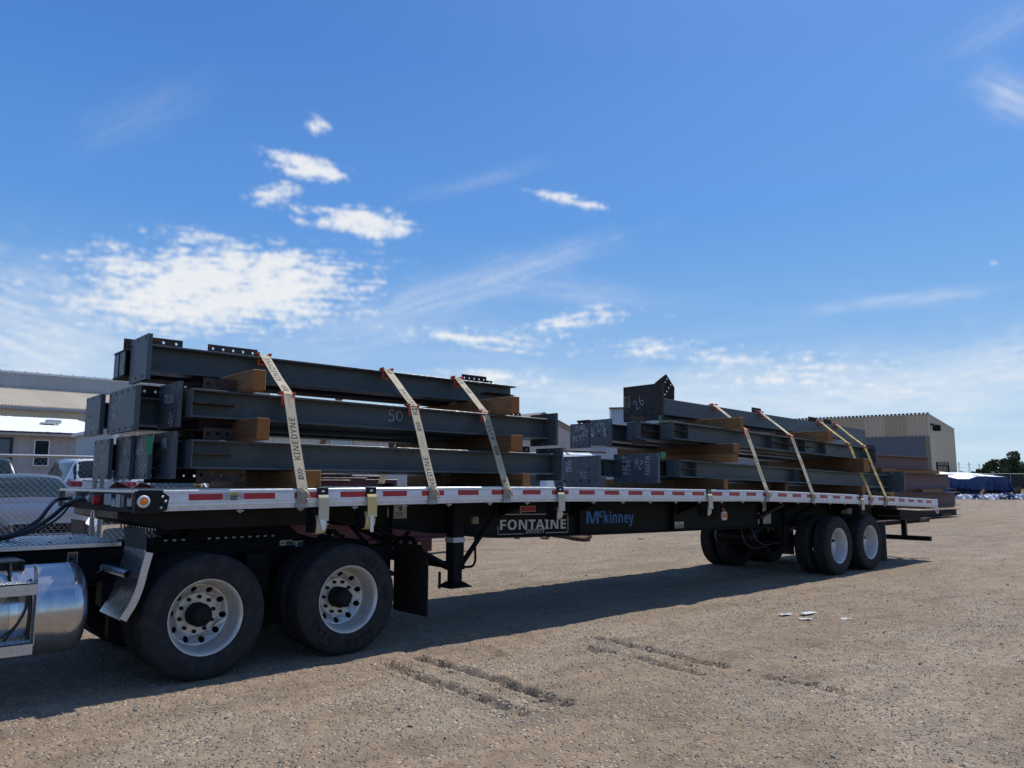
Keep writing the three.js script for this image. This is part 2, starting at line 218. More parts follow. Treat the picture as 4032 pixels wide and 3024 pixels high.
// chalk lines as flat strokes; place(a, b) maps writing plane metres to world
function chalk(str, h, place, wd = 0.006) {
  const gs = []; let x = 0; const s = h / 1.4;
  for (const ch of str) {
    for (const st of GL[ch] || []) { const pts = []; for (let i = 0; i < st.length; i += 2) pts.push(new THREE.Vector2(x + (st[i] + rr(-.05, .05)) * s * 0.8, (st[i + 1] + rr(-.05, .05)) * s)); const cv = new THREE.SplineCurve(pts).getPoints(pts.length * 3);
      const P = [], I = []; for (let i = 0; i < cv.length; i++) { const a = cv[Math.max(0, i - 1)], b = cv[Math.min(cv.length - 1, i + 1)], nx = -(b.y - a.y), ny = b.x - a.x, l = Math.hypot(nx, ny) || 1, w = wd / 2 * rr(0.7, 1.15); for (const q of [-1, 1]) P.push(...place(cv[i].x + q * w * nx / l, cv[i].y + q * w * ny / l)); if (i) I.push(2 * i - 2, 2 * i - 1, 2 * i + 1, 2 * i - 2, 2 * i + 1, 2 * i); }
      const g = new THREE.BufferGeometry(); g.setAttribute('position', new THREE.Float32BufferAttribute(P, 3)); g.setIndex(I); g.computeVertexNormals(); gs.push(g); }
    x += s * 1.05;
  }
  return gs;
}
const gh = (x, z) => groundY(x, z);
// ---------------------------------------------------------------- ground
const ruts = [[[1530, 2620], [1590, 2648], [1672, 2680], [1755, 2705], [1995, 2787]], [[1672, 2604], [1818, 2642], [1938, 2677], [2058, 2718], [2191, 2762]], [[1913, 2556], [1970, 2585]], [[2362, 2518], [2495, 2544], [2621, 2575], [2800, 2616]], [[2337, 2560], [2476, 2585], [2602, 2616], [2729, 2648]], [[2058, 2718], [2286, 2699], [2450, 2645]], [[3040, 2670], [3180, 2700], [3290, 2725]], [[2580, 2840], [2800, 2800]], [[3000, 2480], [3300, 2440], [3600, 2420]], [[2700, 2620], [3100, 2560], [3500, 2500]]]
  .map((r, i) => [r.map(p => { const q = yAt(p[0], p[1]); return [q.x, q.z]; }), [0.062, 0.07, 0.03, 0.055, 0.055, 0.02, 0.045, 0.02, 0.02, 0.02][i]]);
function rutH(x, z) {
  let h = 0;
  for (const [pl, dep] of ruts) for (let i = 0; i + 1 < pl.length; i++) {
    const [ax, az] = pl[i], [bx_, bz] = pl[i + 1], dx = bx_ - ax, dz = bz - az, L2 = dx * dx + dz * dz; let t = ((x - ax) * dx + (z - az) * dz) / L2; if (t < -0.3 || t > 1.3) continue; t = Math.max(0, Math.min(1, t));
    const d = ((x - ax - t * dx) * dz - (z - az - t * dz) * dx) / Math.sqrt(L2), e = Math.hypot(x - ax - t * dx, z - az - t * dz); if (e > 0.4) continue;
    const n = 0.85 + 0.45 * n2(x * 5, z * 5) + 0.2 * n2(x * 19, z * 19), f = Math.exp(-Math.pow(e / 0.3, 6));
    h = Math.abs(h) > 0.004 ? h : h + dep * n * f * (Math.exp(-Math.pow((Math.abs(d) - 0.095) / 0.04, 2)) * 0.42 - Math.exp(-Math.pow(d / 0.058, 2)) * 1.0);
  }
  return h;
}
function groundY(x, z) { const a = 1 + 0.45 * Math.max(0, -z - 9); return (0.30 * sst(-5.5, -9.5, z) + 0.02 * Math.min(32, Math.max(0, -z - 9.5))) * sst(a + 6, a, x) + 0.02 * Math.exp(-((x - 1.5) ** 2 + (z + 0.4) ** 2) / 0.6); }
function groundFine(x, z) {
  const r = Math.hypot(x - EYE.x, z - EYE.z), k = 1 - sst(14, 40, r);
  const tr = Math.exp(-Math.pow((z - 1.6 - 0.12 * x) / 1.5, 2));
  let h = groundY(x, z) + 0.012 * fbm2(x * 0.55, z * 0.8, 3) - 0.004;
  if (k > 0) h += k * (0.010 * fbm2(x * 2.4 + 9, z * 2.4, 3) + 0.007 * Math.abs(fbm2(x * 9, z * 9, 3)) + 0.004 * n2(x * 31, z * 31) + 0.011 * Math.pow(Math.max(0, n2((x + 0.5 * z) * 0.22, (z - 0.12 * x) * 3.1)), 1.5) * (1 - tr * 0.3) + tr * 0.006 * n2(x * 1.1, z * 14) + rutH(x, z));
  else h += 0.02 * fbm2(x * 0.12, z * 0.3, 3);
  // level pads where the tyres stand
  for (const wx of [0, 1.32, 10.99, 12.23]) { const q = Math.exp(-(((x - wx) / 0.28) ** 4 + ((z + 0.38) / 0.5) ** 4)); h = mix(h, groundY(x, z) - 0.006, q); }
  return h;
}
const gMat = (() => {
  const N = 1024, pts = []; for (let i = 0; i < 11000; i++) pts.push([rnd(), rnd(), 0.0014 + 0.0058 * rnd() ** 3, 0.6 + 0.8 * rnd(), rnd()]);
  const hgt = new Float32Array(N * N), sto = new Float32Array(N * N).fill(-1), wm = new Float32Array(N * N);
  for (const [u, v, r, s, w] of pts) { const R = Math.ceil(r * N), cx = u * N, cy = v * N, an = w * 6.28, ca = Math.cos(an), sa = Math.sin(an); for (let j = -R; j <= R; j++) for (let i = -R; i <= R; i++) { const x = (i * ca + j * sa) / (r * N), y = (-i * sa + j * ca) / (r * N * 0.7), q = x * x + y * y; if (q > 1) continue; const k = ((Math.floor(cy + j) + N) % N) * N + (Math.floor(cx + i) + N) % N, hh = Math.sqrt(1 - q) * Math.min(1, r * 160); if (hh > hgt[k]) { hgt[k] = hh; sto[k] = s; wm[k] = w; } } }
  const cN = (u, v) => pn(u, v, 14, 4), col = tex(N, N, (u, v) => { const k = Math.floor(v * N) * N + Math.floor(u * N), a = cN(u, v), g = (rnd() - 0.5) * 0.09; let b = 0.60 + a * 0.09 + g; let c = [b * 1.0, b * 0.905, b * 0.80]; if (sto[k] > 0) { const s = 0.33 + sto[k] * 0.34 + g, w = wm[k]; c = [s * mix(0.97, 1.04, w), s * mix(0.93, 0.95, w), s * mix(0.90, 0.84, w)]; } return c; });
  const bmp = tex(N, N, (u, v) => { const k = Math.floor(v * N) * N + Math.floor(u * N); return 0.25 + 0.12 * cN(u, v) + 0.6 * hgt[k] + (rnd() - 0.5) * 0.12; }, false);
  const s = 1 / 2.6; return std([1, 1, 1], 0.97, 0, { map: rep(col, s), bumpMap: rep(bmp, s), bumpScale: 0.022, vertexColors: true });
})();
{
  const rs = []; for (let r = 0.4; r < 3; r += 0.2) rs.push(r); for (let r = 3; r < 15; r += 0.026 + (r - 3) * 0.003) rs.push(r); for (let r = rs[rs.length - 1] * 1.012; r < 5200; r *= r < 60 ? 1.012 : 1.06) rs.push(r);
  const as = [], c0 = Math.atan2(f0.z, f0.x), half = 0.80; for (let a = -half; a <= half; a += 0.0042) as.push(c0 + a); for (let a = half + 0.06; a < 2 * Math.PI - half; a += 0.06) as.push(c0 + a);
  const P = [], U = [], K = [], I = [], n = as.length;
  for (const r of rs) for (const a of as) {
    const x = EYE.x + r * Math.cos(a), z = EYE.z + r * Math.sin(a), y = groundFine(x, z); P.push(x, y, z); U.push(x, z);
    const grav = sst(-0.15, 0.45, fbm2(x * 0.35 + 20, z * 0.5, 4)), dirt = sst(0.0, 0.5, fbm2(x * 0.8 - 7, z * 1.1, 4));
    const b = 0.69 + 0.10 * grav - 0.12 * dirt + 0.05 * n2(x * 0.15, z * 0.2); const tk = 1 + 0.10 * n2((x + 0.5 * z) * 0.2, (z - 0.12 * x) * 2.2); K.push(b * tk * mix(1.05, 1.02, grav), b * tk * mix(0.93, 0.95, grav), b * tk * mix(0.76, 0.82, grav));
  }
  for (let j = 0; j + 1 < rs.length; j++) for (let i = 0; i < n; i++) { const a = j * n + i, b = j * n + (i + 1) % n, c = a + n, d = b + n; I.push(a, d, b, a, c, d); }
  for (let i = 1; i + 1 < n; i++) I.push(0, i, i + 1);
  const g = new THREE.BufferGeometry(); g.setAttribute('position', new THREE.Float32BufferAttribute(P, 3)); g.setAttribute('uv', new THREE.Float32BufferAttribute(U, 2)); g.setAttribute('color', new THREE.Float32BufferAttribute(K, 3)); g.setIndex(I); g.computeVertexNormals();
  const m = new THREE.Mesh(g, gMat); m.name = 'ground'; m.userData.kind = 'structure'; m.receiveShadow = true; scene.add(m);
}
// loose stones: real pebbles lying on the dirt
for (const [nm, N, rmin, rmax, s0, s1, lb] of [['gravel', 120000, 2.2, 13, 0.0028, 0.0085, 'fine loose gravel strewn over the dirt yard'], ['gravel', 26000, 10, 34, 0.005, 0.013, 'coarse loose gravel farther out on the dirt yard'], ['pebbles', 1300, 3, 22, 0.009, 0.022, 'scattered larger pebbles lying on the dirt yard']]) {
  const g = new THREE.IcosahedronGeometry(1, 0), p = g.attributes.position; const hs = {}; for (let i = 0; i < p.count; i++) { const k = [p.getX(i), p.getY(i), p.getZ(i)].map(v => v.toFixed(2)).join(); hs[k] ??= rr(0.7, 1.2); p.setXYZ(i, p.getX(i) * hs[k], p.getY(i) * hs[k] * 0.7, p.getZ(i) * hs[k]); } g.computeVertexNormals();
  const im = new THREE.InstancedMesh(g, std([1, 1, 1], 0.95), N), o = new THREE.Object3D(), c0 = Math.atan2(f0.z, f0.x), c = new THREE.Color(); im.castShadow = im.receiveShadow = true;
  let k = 0; while (k < N) {
    const r = Math.sqrt(mix(rmin * rmin, rmax * rmax, rnd() ** 1.25)), a = c0 + rr(-0.72, 0.72), x = EYE.x + r * Math.cos(a), z = EYE.z + r * Math.sin(a);
    if (fbm2(x * 0.35 + 20, z * 0.5, 3) * 0.7 + fbm2(x * 1.7, z * 1.7, 2) * 0.5 < rr(-0.9, 0.55)) continue;
    const s = s0 + (s1 - s0) * rnd() ** 2.6; o.position.set(x, groundFine(x, z) + s * 0.25, z); o.rotation.set(rr(-.5, .5), rr(0, 6.3), rr(-.5, .5)); o.scale.set(s * rr(0.8, 1.5), s * rr(0.5, 0.95), s * rr(0.7, 1.2)); o.updateMatrix(); im.setMatrixAt(k, o.matrix);
    const b = rr(0.18, 0.30) * (rnd() < 0.07 ? 1.45 : 1), w = rnd(); im.setColorAt(k, c.setRGB(b * mix(1.0, 1.08, w), b * mix(0.92, 0.93, w), b * mix(0.80, 0.70, w))); k++;
  }
  im.name = numbered(nm); im.userData = { kind: 'stuff', label: lb, category: 'gravel' }; scene.add(im);
}
// ---------------------------------------------------------------- flatbed trailer
// deck top line as measured along the near rail
const DK = [[-0.63, 1.530], [0.8, 1.541], [2.9, 1.549], [4.1, 1.541], [7.8, 1.487], [8.5, 1.476], [12.0, 1.371], [15.5, 1.243]];
const deckY = (() => { const n = DK.length, m = DK.map((p, i) => { const a = DK[Math.max(0, i - 1)], b = DK[Math.min(n - 1, i + 1)]; return (b[1] - a[1]) / (b[0] - a[0]); }); return x => { let i = 0; while (i < n - 2 && x > DK[i + 1][0]) i++; const [x0, y0] = DK[i], [x1, y1] = DK[i + 1], h = x1 - x0, t = (x - x0) / h, t2 = t * t, t3 = t2 * t; return (2 * t3 - 3 * t2 + 1) * y0 + (t3 - 2 * t2 + t) * h * m[i] + (-2 * t3 + 3 * t2) * y1 + (t3 - t2) * h * m[i + 1]; }; })();
const XF = -0.63, XR = 15.52, WID = 2.59, ZC = -WID / 2;
const stn = (a, b, n = 48) => Array.from({ length: n + 1 }, (_, i) => { const x = a + (b - a) * i / n; return [x, deckY(x)]; });
const trailer = thing('flatbed_trailer', 'black and aluminium flatbed semi-trailer loaded with strapped steel columns', 'trailer', [XF, 0, ZC]);
{
  const T = trailer;
  // side rails: extruded aluminium with lips and grooves
  const prof = s => [[-0.11, 0], [-0.006, 0], [0, -0.006], [0, -0.022], [-0.007, -0.026], [-0.007, -0.031], [-0.001, -0.035], [-0.001, -0.098], [-0.006, -0.102], [-0.006, -0.108], [0.001, -0.112], [0.001, -0.128], [-0.012, -0.134], [-0.016, -0.150], [-0.008, -0.155], [-0.010, -0.166], [-0.05, -0.170], [-0.11, -0.05]].map(([z, y]) => s > 0 ? [z, y] : [-WID - z, y]);
  obj('side_rail', sweepX(prof(1), stn(-0.415, XR)), M.rail, T); obj('side_rail', sweepX(prof(-1).reverse(), stn(-0.415, XR)), M.rail, T);
  const floor = obj('deck_floor', sweepX([[-0.112, -0.004], [-0.112, -0.04], [-WID + 0.112, -0.04], [-WID + 0.112, -0.004]].reverse(), stn(XF + 0.02, XR - 0.05)), M.alu, T);
  for (let i = 0; i < 9; i++) obj('floor_seam', sweepX(((z) => [[z, -0.0035], [z + 0.012, -0.0035], [z + 0.012, 0.003], [z, 0.003]])(-0.28 - i * 0.25), stn(XF + 0.03, XR - 0.06, 24)), M.alu, floor);
  // red and white reflective tape
  const strip = (x0, x1, m) => { const a = Math.atan2(deckY(x1) - deckY(x0), x1 - x0), xm = (x0 + x1) / 2; obj('reflective_strip', new THREE.BoxGeometry(x1 - x0, 0.051, 0.002).rotateZ(a).translate(xm, deckY(xm) - 0.0595, 0.0012), m, T); };
  for (let k = 0; k < 34; k++) { const x = -0.217 + k * 0.4590; if (x + 0.276 > XR - 0.02) break; strip(x, x + 0.276, M.red); if (k !== 0) { if (x + 0.459 < XR) strip(x + 0.2775, x + 0.4575, M.white); } }
  strip(-0.335, -0.219, M.white);
  // caution sticker between the first two red strips
  const caut = canvasTex(256, 128, (c, w, h) => { c.fillStyle = '#b9bcc0'; c.fillRect(0, 0, w, h); c.fillStyle = '#111'; c.fillRect(82, 0, 96, h); c.fillStyle = '#d9c41c'; c.fillRect(82, 0, 96, 32); c.fillStyle = '#111'; c.font = 'bold 21px sans-serif'; c.fillText('CAUTION', 84, 24); c.fillStyle = '#eee'; c.font = 'bold 19px sans-serif'; c.fillText('Pull strap', 86, 56); c.fillText('over top of', 84, 84); c.fillText('trailer only', 84, 112); c.strokeStyle = '#b23'; c.lineWidth = 6; c.beginPath(); c.arc(216, 62, 30, 0, 7); c.moveTo(196, 40); c.lineTo(236, 84); c.stroke(); c.strokeStyle = '#667'; c.lineWidth = 5; c.strokeRect(24, 26, 30, 26); c.strokeRect(40, 60, 14, 44); });
  const dec = (name, t, w, h, x, y, z, par = T, ry = 0) => { const g = new THREE.PlaneGeometry(w, h).rotateY(ry).translate(x, y, z); g.userData.uvOwn = true; const g2 = g.toNonIndexed(); g2.userData.uvOwn = true; return obj(name, g2, std([0.85, 0.85, 0.85], 0.6, 0, { map: t }), par); };
  dec('caution_sticker', caut, 0.172, 0.060, 0.1515, deckY(0.15) - 0.0595, 0.0042);
  // front bulkhead: black cross channel with stickers, couplings and number
  const fy = deckY(XF);
  obj('front_channel', [bx(XF, XF + 0.05, fy - 0.175, fy - 0.006, -WID + 0.02, -0.02, 0.008), bx(XF, XF + 0.21, fy - 0.012, fy + 0.002, -WID + 0.015, -0.015, 0.003)], M.blackM, T);
  obj('front_lip', bx(XF - 0.004, XF + 0.03, fy - 0.02, fy + 0.004, -WID + 0.012, -0.012, 0.004), M.alu, T);
  for (const [s, ze] of [[1, 0], [-1, -WID]]) {
    const pl = obj('corner_plate', [plateZ([[XF, fy - 0.175], [-0.46, fy - 0.178], [-0.385, fy - 0.155], [-0.37, fy - 0.05], [-0.44, fy - 0.005], [XF, fy - 0.004]], s > 0 ? -0.004 : ze - 0.008, 0.012), bx(XF + 0.001, XF + 0.012, fy - 0.176, fy - 0.005, s > 0 ? -0.03 : ze + 0.0, s > 0 ? -0.004 : ze + 0.03, 0.002)], M.black, T);
    if (s > 0) { const zf = 0.0085; const ring = obj('marker_lamp', new THREE.LatheGeometry([[0.030, 0.012], [0.036, 0.014], [0.046, 0.010], [0.049, 0.002], [0.048, 0]].map(p => new THREE.Vector2(...p)), 24).rotateX(Math.PI / 2).translate(-0.565, fy - 0.085, zf), M.white, T); obj('lens', new THREE.SphereGeometry(0.034, 20, 8, 0, 6.3, 0, 1.4).scale(1, 0.55, 1).rotateX(Math.PI / 2).translate(-0.565, fy - 0.085, zf), M.amber, ring); ring.position.copy(V(0, 0, 0)); for (const [dx, dy] of [[-0.425, -0.05], [-0.40, -0.087], [-0.43, -0.135]]) obj('bolt_head', new THREE.SphereGeometry(0.012, 10, 6, 0, 6.3, 0, 1.5).scale(1, 0.7, 1).rotateX(Math.PI / 2).translate(dx, fy + dy, zf), M.alu, T); obj('rubber_plug', cyl([-0.565, fy - 0.155, zf], [-0.565, fy - 0.155, zf + 0.004], 0.007), M.black0, T); }
  }
  const X0 = XF - 0.002, face = (name, t, w, h, z, y) => { const g = new THREE.PlaneGeometry(w, h).rotateY(-Math.PI / 2).translate(X0 - 0.0015, y, z).toNonIndexed(); g.userData.uvOwn = true; return obj(name, g, std([0.8, 0.8, 0.8], 0.6, 0, { map: t }), T); };
  const num = canvasTex(256, 160, (c, w, h) => { c.fillStyle = '#c9ccce'; c.fillRect(0, 0, w, h); c.fillStyle = '#17181a'; c.font = 'bold 92px sans-serif'; c.save(); c.translate(6, 112); c.scale(0.76, 1.15); c.fillText('526065', 0, 0); c.restore(); });
  const lab = (bg, bars) => canvasTex(96, 128, (c, w, h) => { c.fillStyle = bg; c.fillRect(0, 0, w, h); for (const [y, hh, col] of bars) { c.fillStyle = col; c.fillRect(8, y, w - 16 - (y % 17), hh); } });
  const ink = [[14, 6, '#666'], [28, 4, '#888'], [40, 4, '#888'], [54, 4, '#888'], [66, 4, '#777'], [80, 4, '#888'], [94, 4, '#888'], [108, 4, '#888']];
  const faceP = (name, t, x0, x1, y0, y1) => { const a = xAt(x0, y1, X0), b = xAt(x1, y0, X0); return face(name, t, b.z - a.z, b.y - a.y, (a.z + b.z) / 2, (a.y + b.y) / 2); };
  faceP('number_plate', num, 255, 299, 1931, 1977);
  for (const [x0, x1, y0, y1, bg, ex] of [[409, 439, 1945, 1986, '#b4b7ba', []], [438, 455, 1962, 1993, '#c3c9cc', [[0, 40, '#2f82b4']]], [455, 475, 1947, 1996, '#c4c4b2', [[0, 24, '#aab']]], [475, 490, 1949, 1996, '#6f7c82', [[84, 36, '#1f7f7a']]], [500, 517, 1960, 1993, '#bcbfc2', [[0, 26, '#57656e']]]]) faceP('front_sticker', lab(bg, ink.concat(ex)), x0, x1, y0, y1);
  for (const [a, b] of [[249, 254], [517, 523]]) { const p = xAt(a, 1993, X0), q = xAt(b, 1945, X0); obj('orange_reflector', bx(X0 - 0.003, X0, p.y, q.y, p.z, q.z, 0), std([0.45, 0.13, 0.03], 0.4), T); }
  for (const y of [0.045, 0.14]) obj('bolt_head', cyl([X0 - 0.008, fy - y, -0.1], [X0, fy - y, -0.1], 0.011), M.blackM, T);
  // red coupling head fixed to the bulkhead
  obj('air_coupling', [cyl([X0 - 0.05, fy - 0.085, -1.02], [X0, fy - 0.085, -1.02], 0.042, 0.046, 16), bx(X0 - 0.055, X0 - 0.02, fy - 0.12, fy - 0.045, -1.025, -0.98, 0.008)], std([0.36, 0.012, 0.015], 0.45), T);
  // kingpin box under the nose
  obj('nose_box', [ext([[XF + 0.03, fy - 0.176], [XF + 0.03, fy - 0.235], [XF + 0.42, fy - 0.34], [1.25, fy - 0.34], [1.35, fy - 0.28], [1.35, fy - 0.176]], 1.5, []).translate(0, 0, -2.05)], M.black, T);
  const bt = obj('nose_bracket', [bx(XF + 0.02, XF + 0.04, fy - 0.255, fy - 0.19, -1.38, -1.34, 0.002), bx(XF + 0.02, XF + 0.04, fy - 0.255, fy - 0.19, -1.29, -1.25, 0.002), bx(XF + 0.02, XF + 0.035, fy - 0.2, fy - 0.185, -1.38, -1.25, 0.002)], M.alu, T);
  obj('sloped_skid', [ext([[XF + 0.04, fy - 0.24], [XF + 0.46, fy - 0.352], [1.2, fy - 0.352], [1.2, fy - 0.341], [XF + 0.46, fy - 0.341], [XF + 0.04, fy - 0.229]], 1.3, []).translate(0, 0, -1.95)], M.blackM, T);
  // main beams: web, flanges
  const bot = [[0.05, 1.235], [0.68, 1.25], [1.464, 1.226], [1.641, 1.187], [2.105, 1.118], [2.959, 1.029], [3.334, 0.975], [3.728, 0.945], [4.146, 0.933], [5.305, 0.909], [6.961, 0.883], [8.272, 0.868], [10.56, 0.838], [11.2, 0.84], [12.4, 0.88], [13.6, 0.86], [14.4, 0.86], [14.9, 0.93], [15.4, 0.95]];
  const top = x => deckY(x) - 0.10;
  for (const z of [-0.80, -1.79]) {
    const up = []; for (let i = 24; i >= 0; i--) { const x = 0.05 + (15.35) * i / 24; up.push([x, top(x)]); }
    const web = obj('main_beam', plateZ(bot.concat(up), z - 0.006, 0.012), M.green, T);
    const fl = []; for (let i = 0; i + 1 < bot.length; i++) { const [x0, y0] = bot[i], [x1, y1] = bot[i + 1], L = Math.hypot(x1 - x0, y1 - y0) + 0.004; fl.push(new THREE.BoxGeometry(L, 0.016, 0.17).rotateZ(Math.atan2(y1 - y0, x1 - x0)).translate((x0 + x1) / 2, (y0 + y1) / 2 - 0.008, z)); }
    obj('lower_flange', fl, M.green, T);
    for (const x of [2.2, 3.0, 5.15, 7.2, 9.7, 10.45, 12.9]) { let i = 0; while (i < bot.length - 2 && bot[i + 1][0] < x) i++; const yb = mix(bot[i][1], bot[i + 1][1], (x - bot[i][0]) / (bot[i + 1][0] - bot[i][0])); obj('web_stiffener', bx(x, x + 0.012, yb + 0.003, top(x) - 0.03, z - 0.075, z + 0.075, 0), M.green, T); }
  }
  // cross members with outrigger gussets
  for (let k = 0; k < 28; k++) { const x = 0.05 + k * 0.555; if (x > 15.4) break; const y = deckY(x); obj('cross_member', [bx(x, x + 0.012, y - 0.135, y - 0.045, -WID + 0.10, -0.10, 0), bx(x - 0.03, x + 0.045, y - 0.142, y - 0.135, -WID + 0.10, -0.10, 0)], M.blackM, T); obj('rail_clip', [bx(x + 0.15, x + 0.21, y - 0.19, y - 0.172, -0.06, -0.03, 0.003), cyl([x + 0.18, y - 0.2, -0.045], [x + 0.18, y - 0.165, -0.045], 0.012, 0.012, 8)], M.galv, T); }
  for (const x of [3.75, 5.0, 7.35, 10.2, 12.3]) obj('outrigger_gusset', plateX([[-0.16, deckY(x) - 0.145], [-0.78, deckY(x) - 0.145], [-0.78, deckY(x) - 0.38]], x, 0.01), M.green, T);
  // two diagonal braces seen near the axles
  for (const [a, b] of [[[9.35, 1.02], [9.75, 1.24]], [[10.55, 1.0], [10.95, 1.23]]]) obj('diagonal_brace', bar([a[0], a[1], -0.6], [b[0], b[1], -0.35], 0.07, 0.05), M.black, T);
  // lettering on the near main beam
  const bz = -0.7935, slope = -0.022, put = (g, x, y) => g.rotateZ(slope).translate(x, y, bz);
  obj('lettering', put(letters('FONTAINE', 1.145, 0.125, fBold), 3.800, 1.018), M.fontW, T, 'large pale FONTAINE lettering');
  obj('lettering', put(letters('INFINITY', 0.33, 0.055, fReg), 4.225, 0.958), M.fontW, T, 'small INFINITY lettering under the large name');
  obj('lettering_frame', [[[3.765, 1.06], [3.765, 0.965]], [[3.765, 0.965], [4.19, 0.958]], [[4.575, 0.953], [4.985, 0.946]], [[4.985, 0.946], [4.985, 1.16]], [[3.87, 1.205], [4.985, 1.182]]].map(([a, b]) => bar([...a, bz + 0.001], [...b, bz + 0.001], 0.008, 0.002, 0)), M.fontW, T);
  obj('lettering', [put(letters('M', 0.245, 0.165, fBold), 5.345, 1.045), put(letters('c', 0.095, 0.085, fBold), 5.60, 1.12), put(letters('kinney', 0.64, 0.215, fBold), 5.70, 0.988)], M.fontB, T, 'blue lettering farther along the beam');
  obj('maker_badge', [bx(4.17, 4.40, 1.235, 1.295, bz, bz + 0.002, 0)], M.fontR, T); obj('badge_border', [bx(4.11, 4.405, 1.228, 1.235, bz, bz + 0.003, 0), bx(4.16, 4.405, 1.295, 1.301, bz, bz + 0.003, 0), cyl([4.14, 1.21, bz], [4.14, 1.325, bz], 0.012, 0.012, 8)], std([0.45, 0.3, 0.3], 0.5), T);
  const warn = canvasTex(160, 128, (c, w, h) => { c.fillStyle = '#b5b8b6'; c.fillRect(0, 0, w, h); c.fillStyle = '#444'; for (let i = 0; i < 5; i++) c.fillRect(12, 66 + i * 12, 136 - (i * 37) % 40, 5); c.fillStyle = '#8a2626'; c.fillRect(60, 14, 44, 14); c.fillStyle = '#333'; c.fillRect(66, 30, 30, 26); });
  const warn2 = canvasTex(64, 128, (c, w, h) => { c.fillStyle = '#c4c4c2'; c.fillRect(0, 0, w, h); c.fillStyle = '#a11420'; c.fillRect(0, 0, w, 36); c.fillStyle = '#333'; for (let i = 0; i < 5; i++) c.fillRect(8, 46 + i * 15, 46, 6); });
  dec('warning_label', warn, 0.17, 0.145, 2.345, 1.275, bz); dec('warning_label', warn2, 0.075, 0.13, 2.215, 1.285, bz);
  const logo = canvasTex(128, 96, (c, w, h) => { c.fillStyle = '#c8c8c6'; c.fillRect(0, 0, w, h); c.fillStyle = '#222'; c.fillRect(20, 34, 88, 6); c.fillRect(58, 14, 12, 22); c.fillRect(84, 38, 30, 12); c.fillRect(8, 58, 112, 8); c.fillRect(8, 72, 112, 14); }); dec('trailer_pictogram_plate', logo, 0.225, 0.095, 7.42, 0.955, bz + 0.002);
  const cert = canvasTex(256, 160, (c, w, h) => { c.fillStyle = '#b9bcbd'; c.fillRect(0, 0, w, h); c.fillStyle = '#6a6d70'; for (let i = 0; i < 8; i++) { c.fillRect(10, 16 + i * 18, 70, 5); c.fillRect(92, 16 + i * 18, 66, 5); c.fillRect(170, 16 + i * 18, 76, 5); } c.fillStyle = '#a01c2c'; c.fillRect(60, 70, 74, 20); }); dec('certificate_label', cert, 0.42, 0.19, 9.86, 0.985, bz + 0.01); dec('certificate_label', cert, 0.2, 0.22, 9.83, 1.19, bz + 0.011);
  // side marker lamp on the beam
  const lamp = obj('side_marker_lamp', [ext([[-0.09, -0.05], [-0.06, -0.085], [0.06, -0.085], [0.09, -0.05], [0.09, 0.05], [0.06, 0.085], [-0.06, 0.085], [-0.09, 0.05]].map(([a, b]) => [a * 0.75, b * 0.75]), 0.02, [], 0.006).translate(8.42, 1.07, -0.66)], M.white, T); obj('lens', bx(8.37, 8.47, 1.04, 1.10, -0.642, -0.618, 0.01), M.amber, lamp); obj('lamp_bracket', bx(8.36, 8.48, 1.0, 1.30, -0.672, -0.662, 0), M.green, T); obj('reflector', bx(8.39, 8.46, 1.145, 1.185, -0.66, -0.655, 0), std([0.5, 0.05, 0.02], 0.4), T);
  // landing gear
  for (const z of [-0.56, -2.03]) {
    const yb = 0.445, g = obj('landing_leg', [cbox(0.155, 0.95, 0.155, 0.012).translate(2.93, 1.11, z), cbox(0.125, 0.55, 0.125, 0.01).translate(2.93, 0.72, z)], M.frameB, T);
    obj('leg_collar', cbox(0.165, 0.05, 0.165, 0.006).translate(2.93, 0.655, z), M.frameB, g);
    obj('foot_pad', [new THREE.CylinderGeometry(0.1, 0.185, 0.045, 4, 1).rotateY(Math.PI / 4).translate(2.93, yb + 0.03, z), cbox(0.3, 0.012, 0.26, 0.003).translate(2.93, yb, z)], M.frameB, g);
    if (z > -1) { obj('leg_label', [bx(2.85, 3.012, 0.93, 0.985, z - 0.0785, z + 0.079, 0)], std([0.45, 0.46, 0.45], 0.5), g); obj('leg_shaft', bx(2.70, 2.725, 0.44, 0.62, z, z + 0.025, 0.003), M.frameB, g); }
    obj('leg_brace', [cyl([1.85, 1.17, z - 0.1], [2.86, 0.66, z], 0.03, 0.03, 10), cyl([3.01, 0.66, z], [3.62, 1.22, z - 0.12], 0.03, 0.03, 10), cyl([2.02, 1.12, -1.3], [2.86, 0.64, z], 0.025, 0.025, 10)], M.frameB, T);
  }
  obj('leg_cross_tube', [cyl([2.9, 0.68, -0.56], [2.9, 0.68, -2.03], 0.035, 0.035, 12), cyl([2.1, 0.82, -1.2], [2.9, 0.66, -0.62], 0.028, 0.028, 10)], M.frameB, T);
  obj('crank_handle', tube([[2.94, 0.67, -0.47], [3.0, 0.66, -0.44], [3.075, 0.67, -0.42], [3.105, 0.72, -0.415], [3.105, 0.85, -0.415], [3.105, 1.05, -0.415], [3.105, 1.16, -0.415]], 0.014, 40, 8), M.frameB, T); obj('crank_hook', [bx(3.06, 3.15, 1.13, 1.20, -0.45, -0.40, 0.006), bx(3.06, 3.13, 1.20, 1.212, -0.46, -0.39, 0)], std([0.16, 0.15, 0.07], 0.5), T);
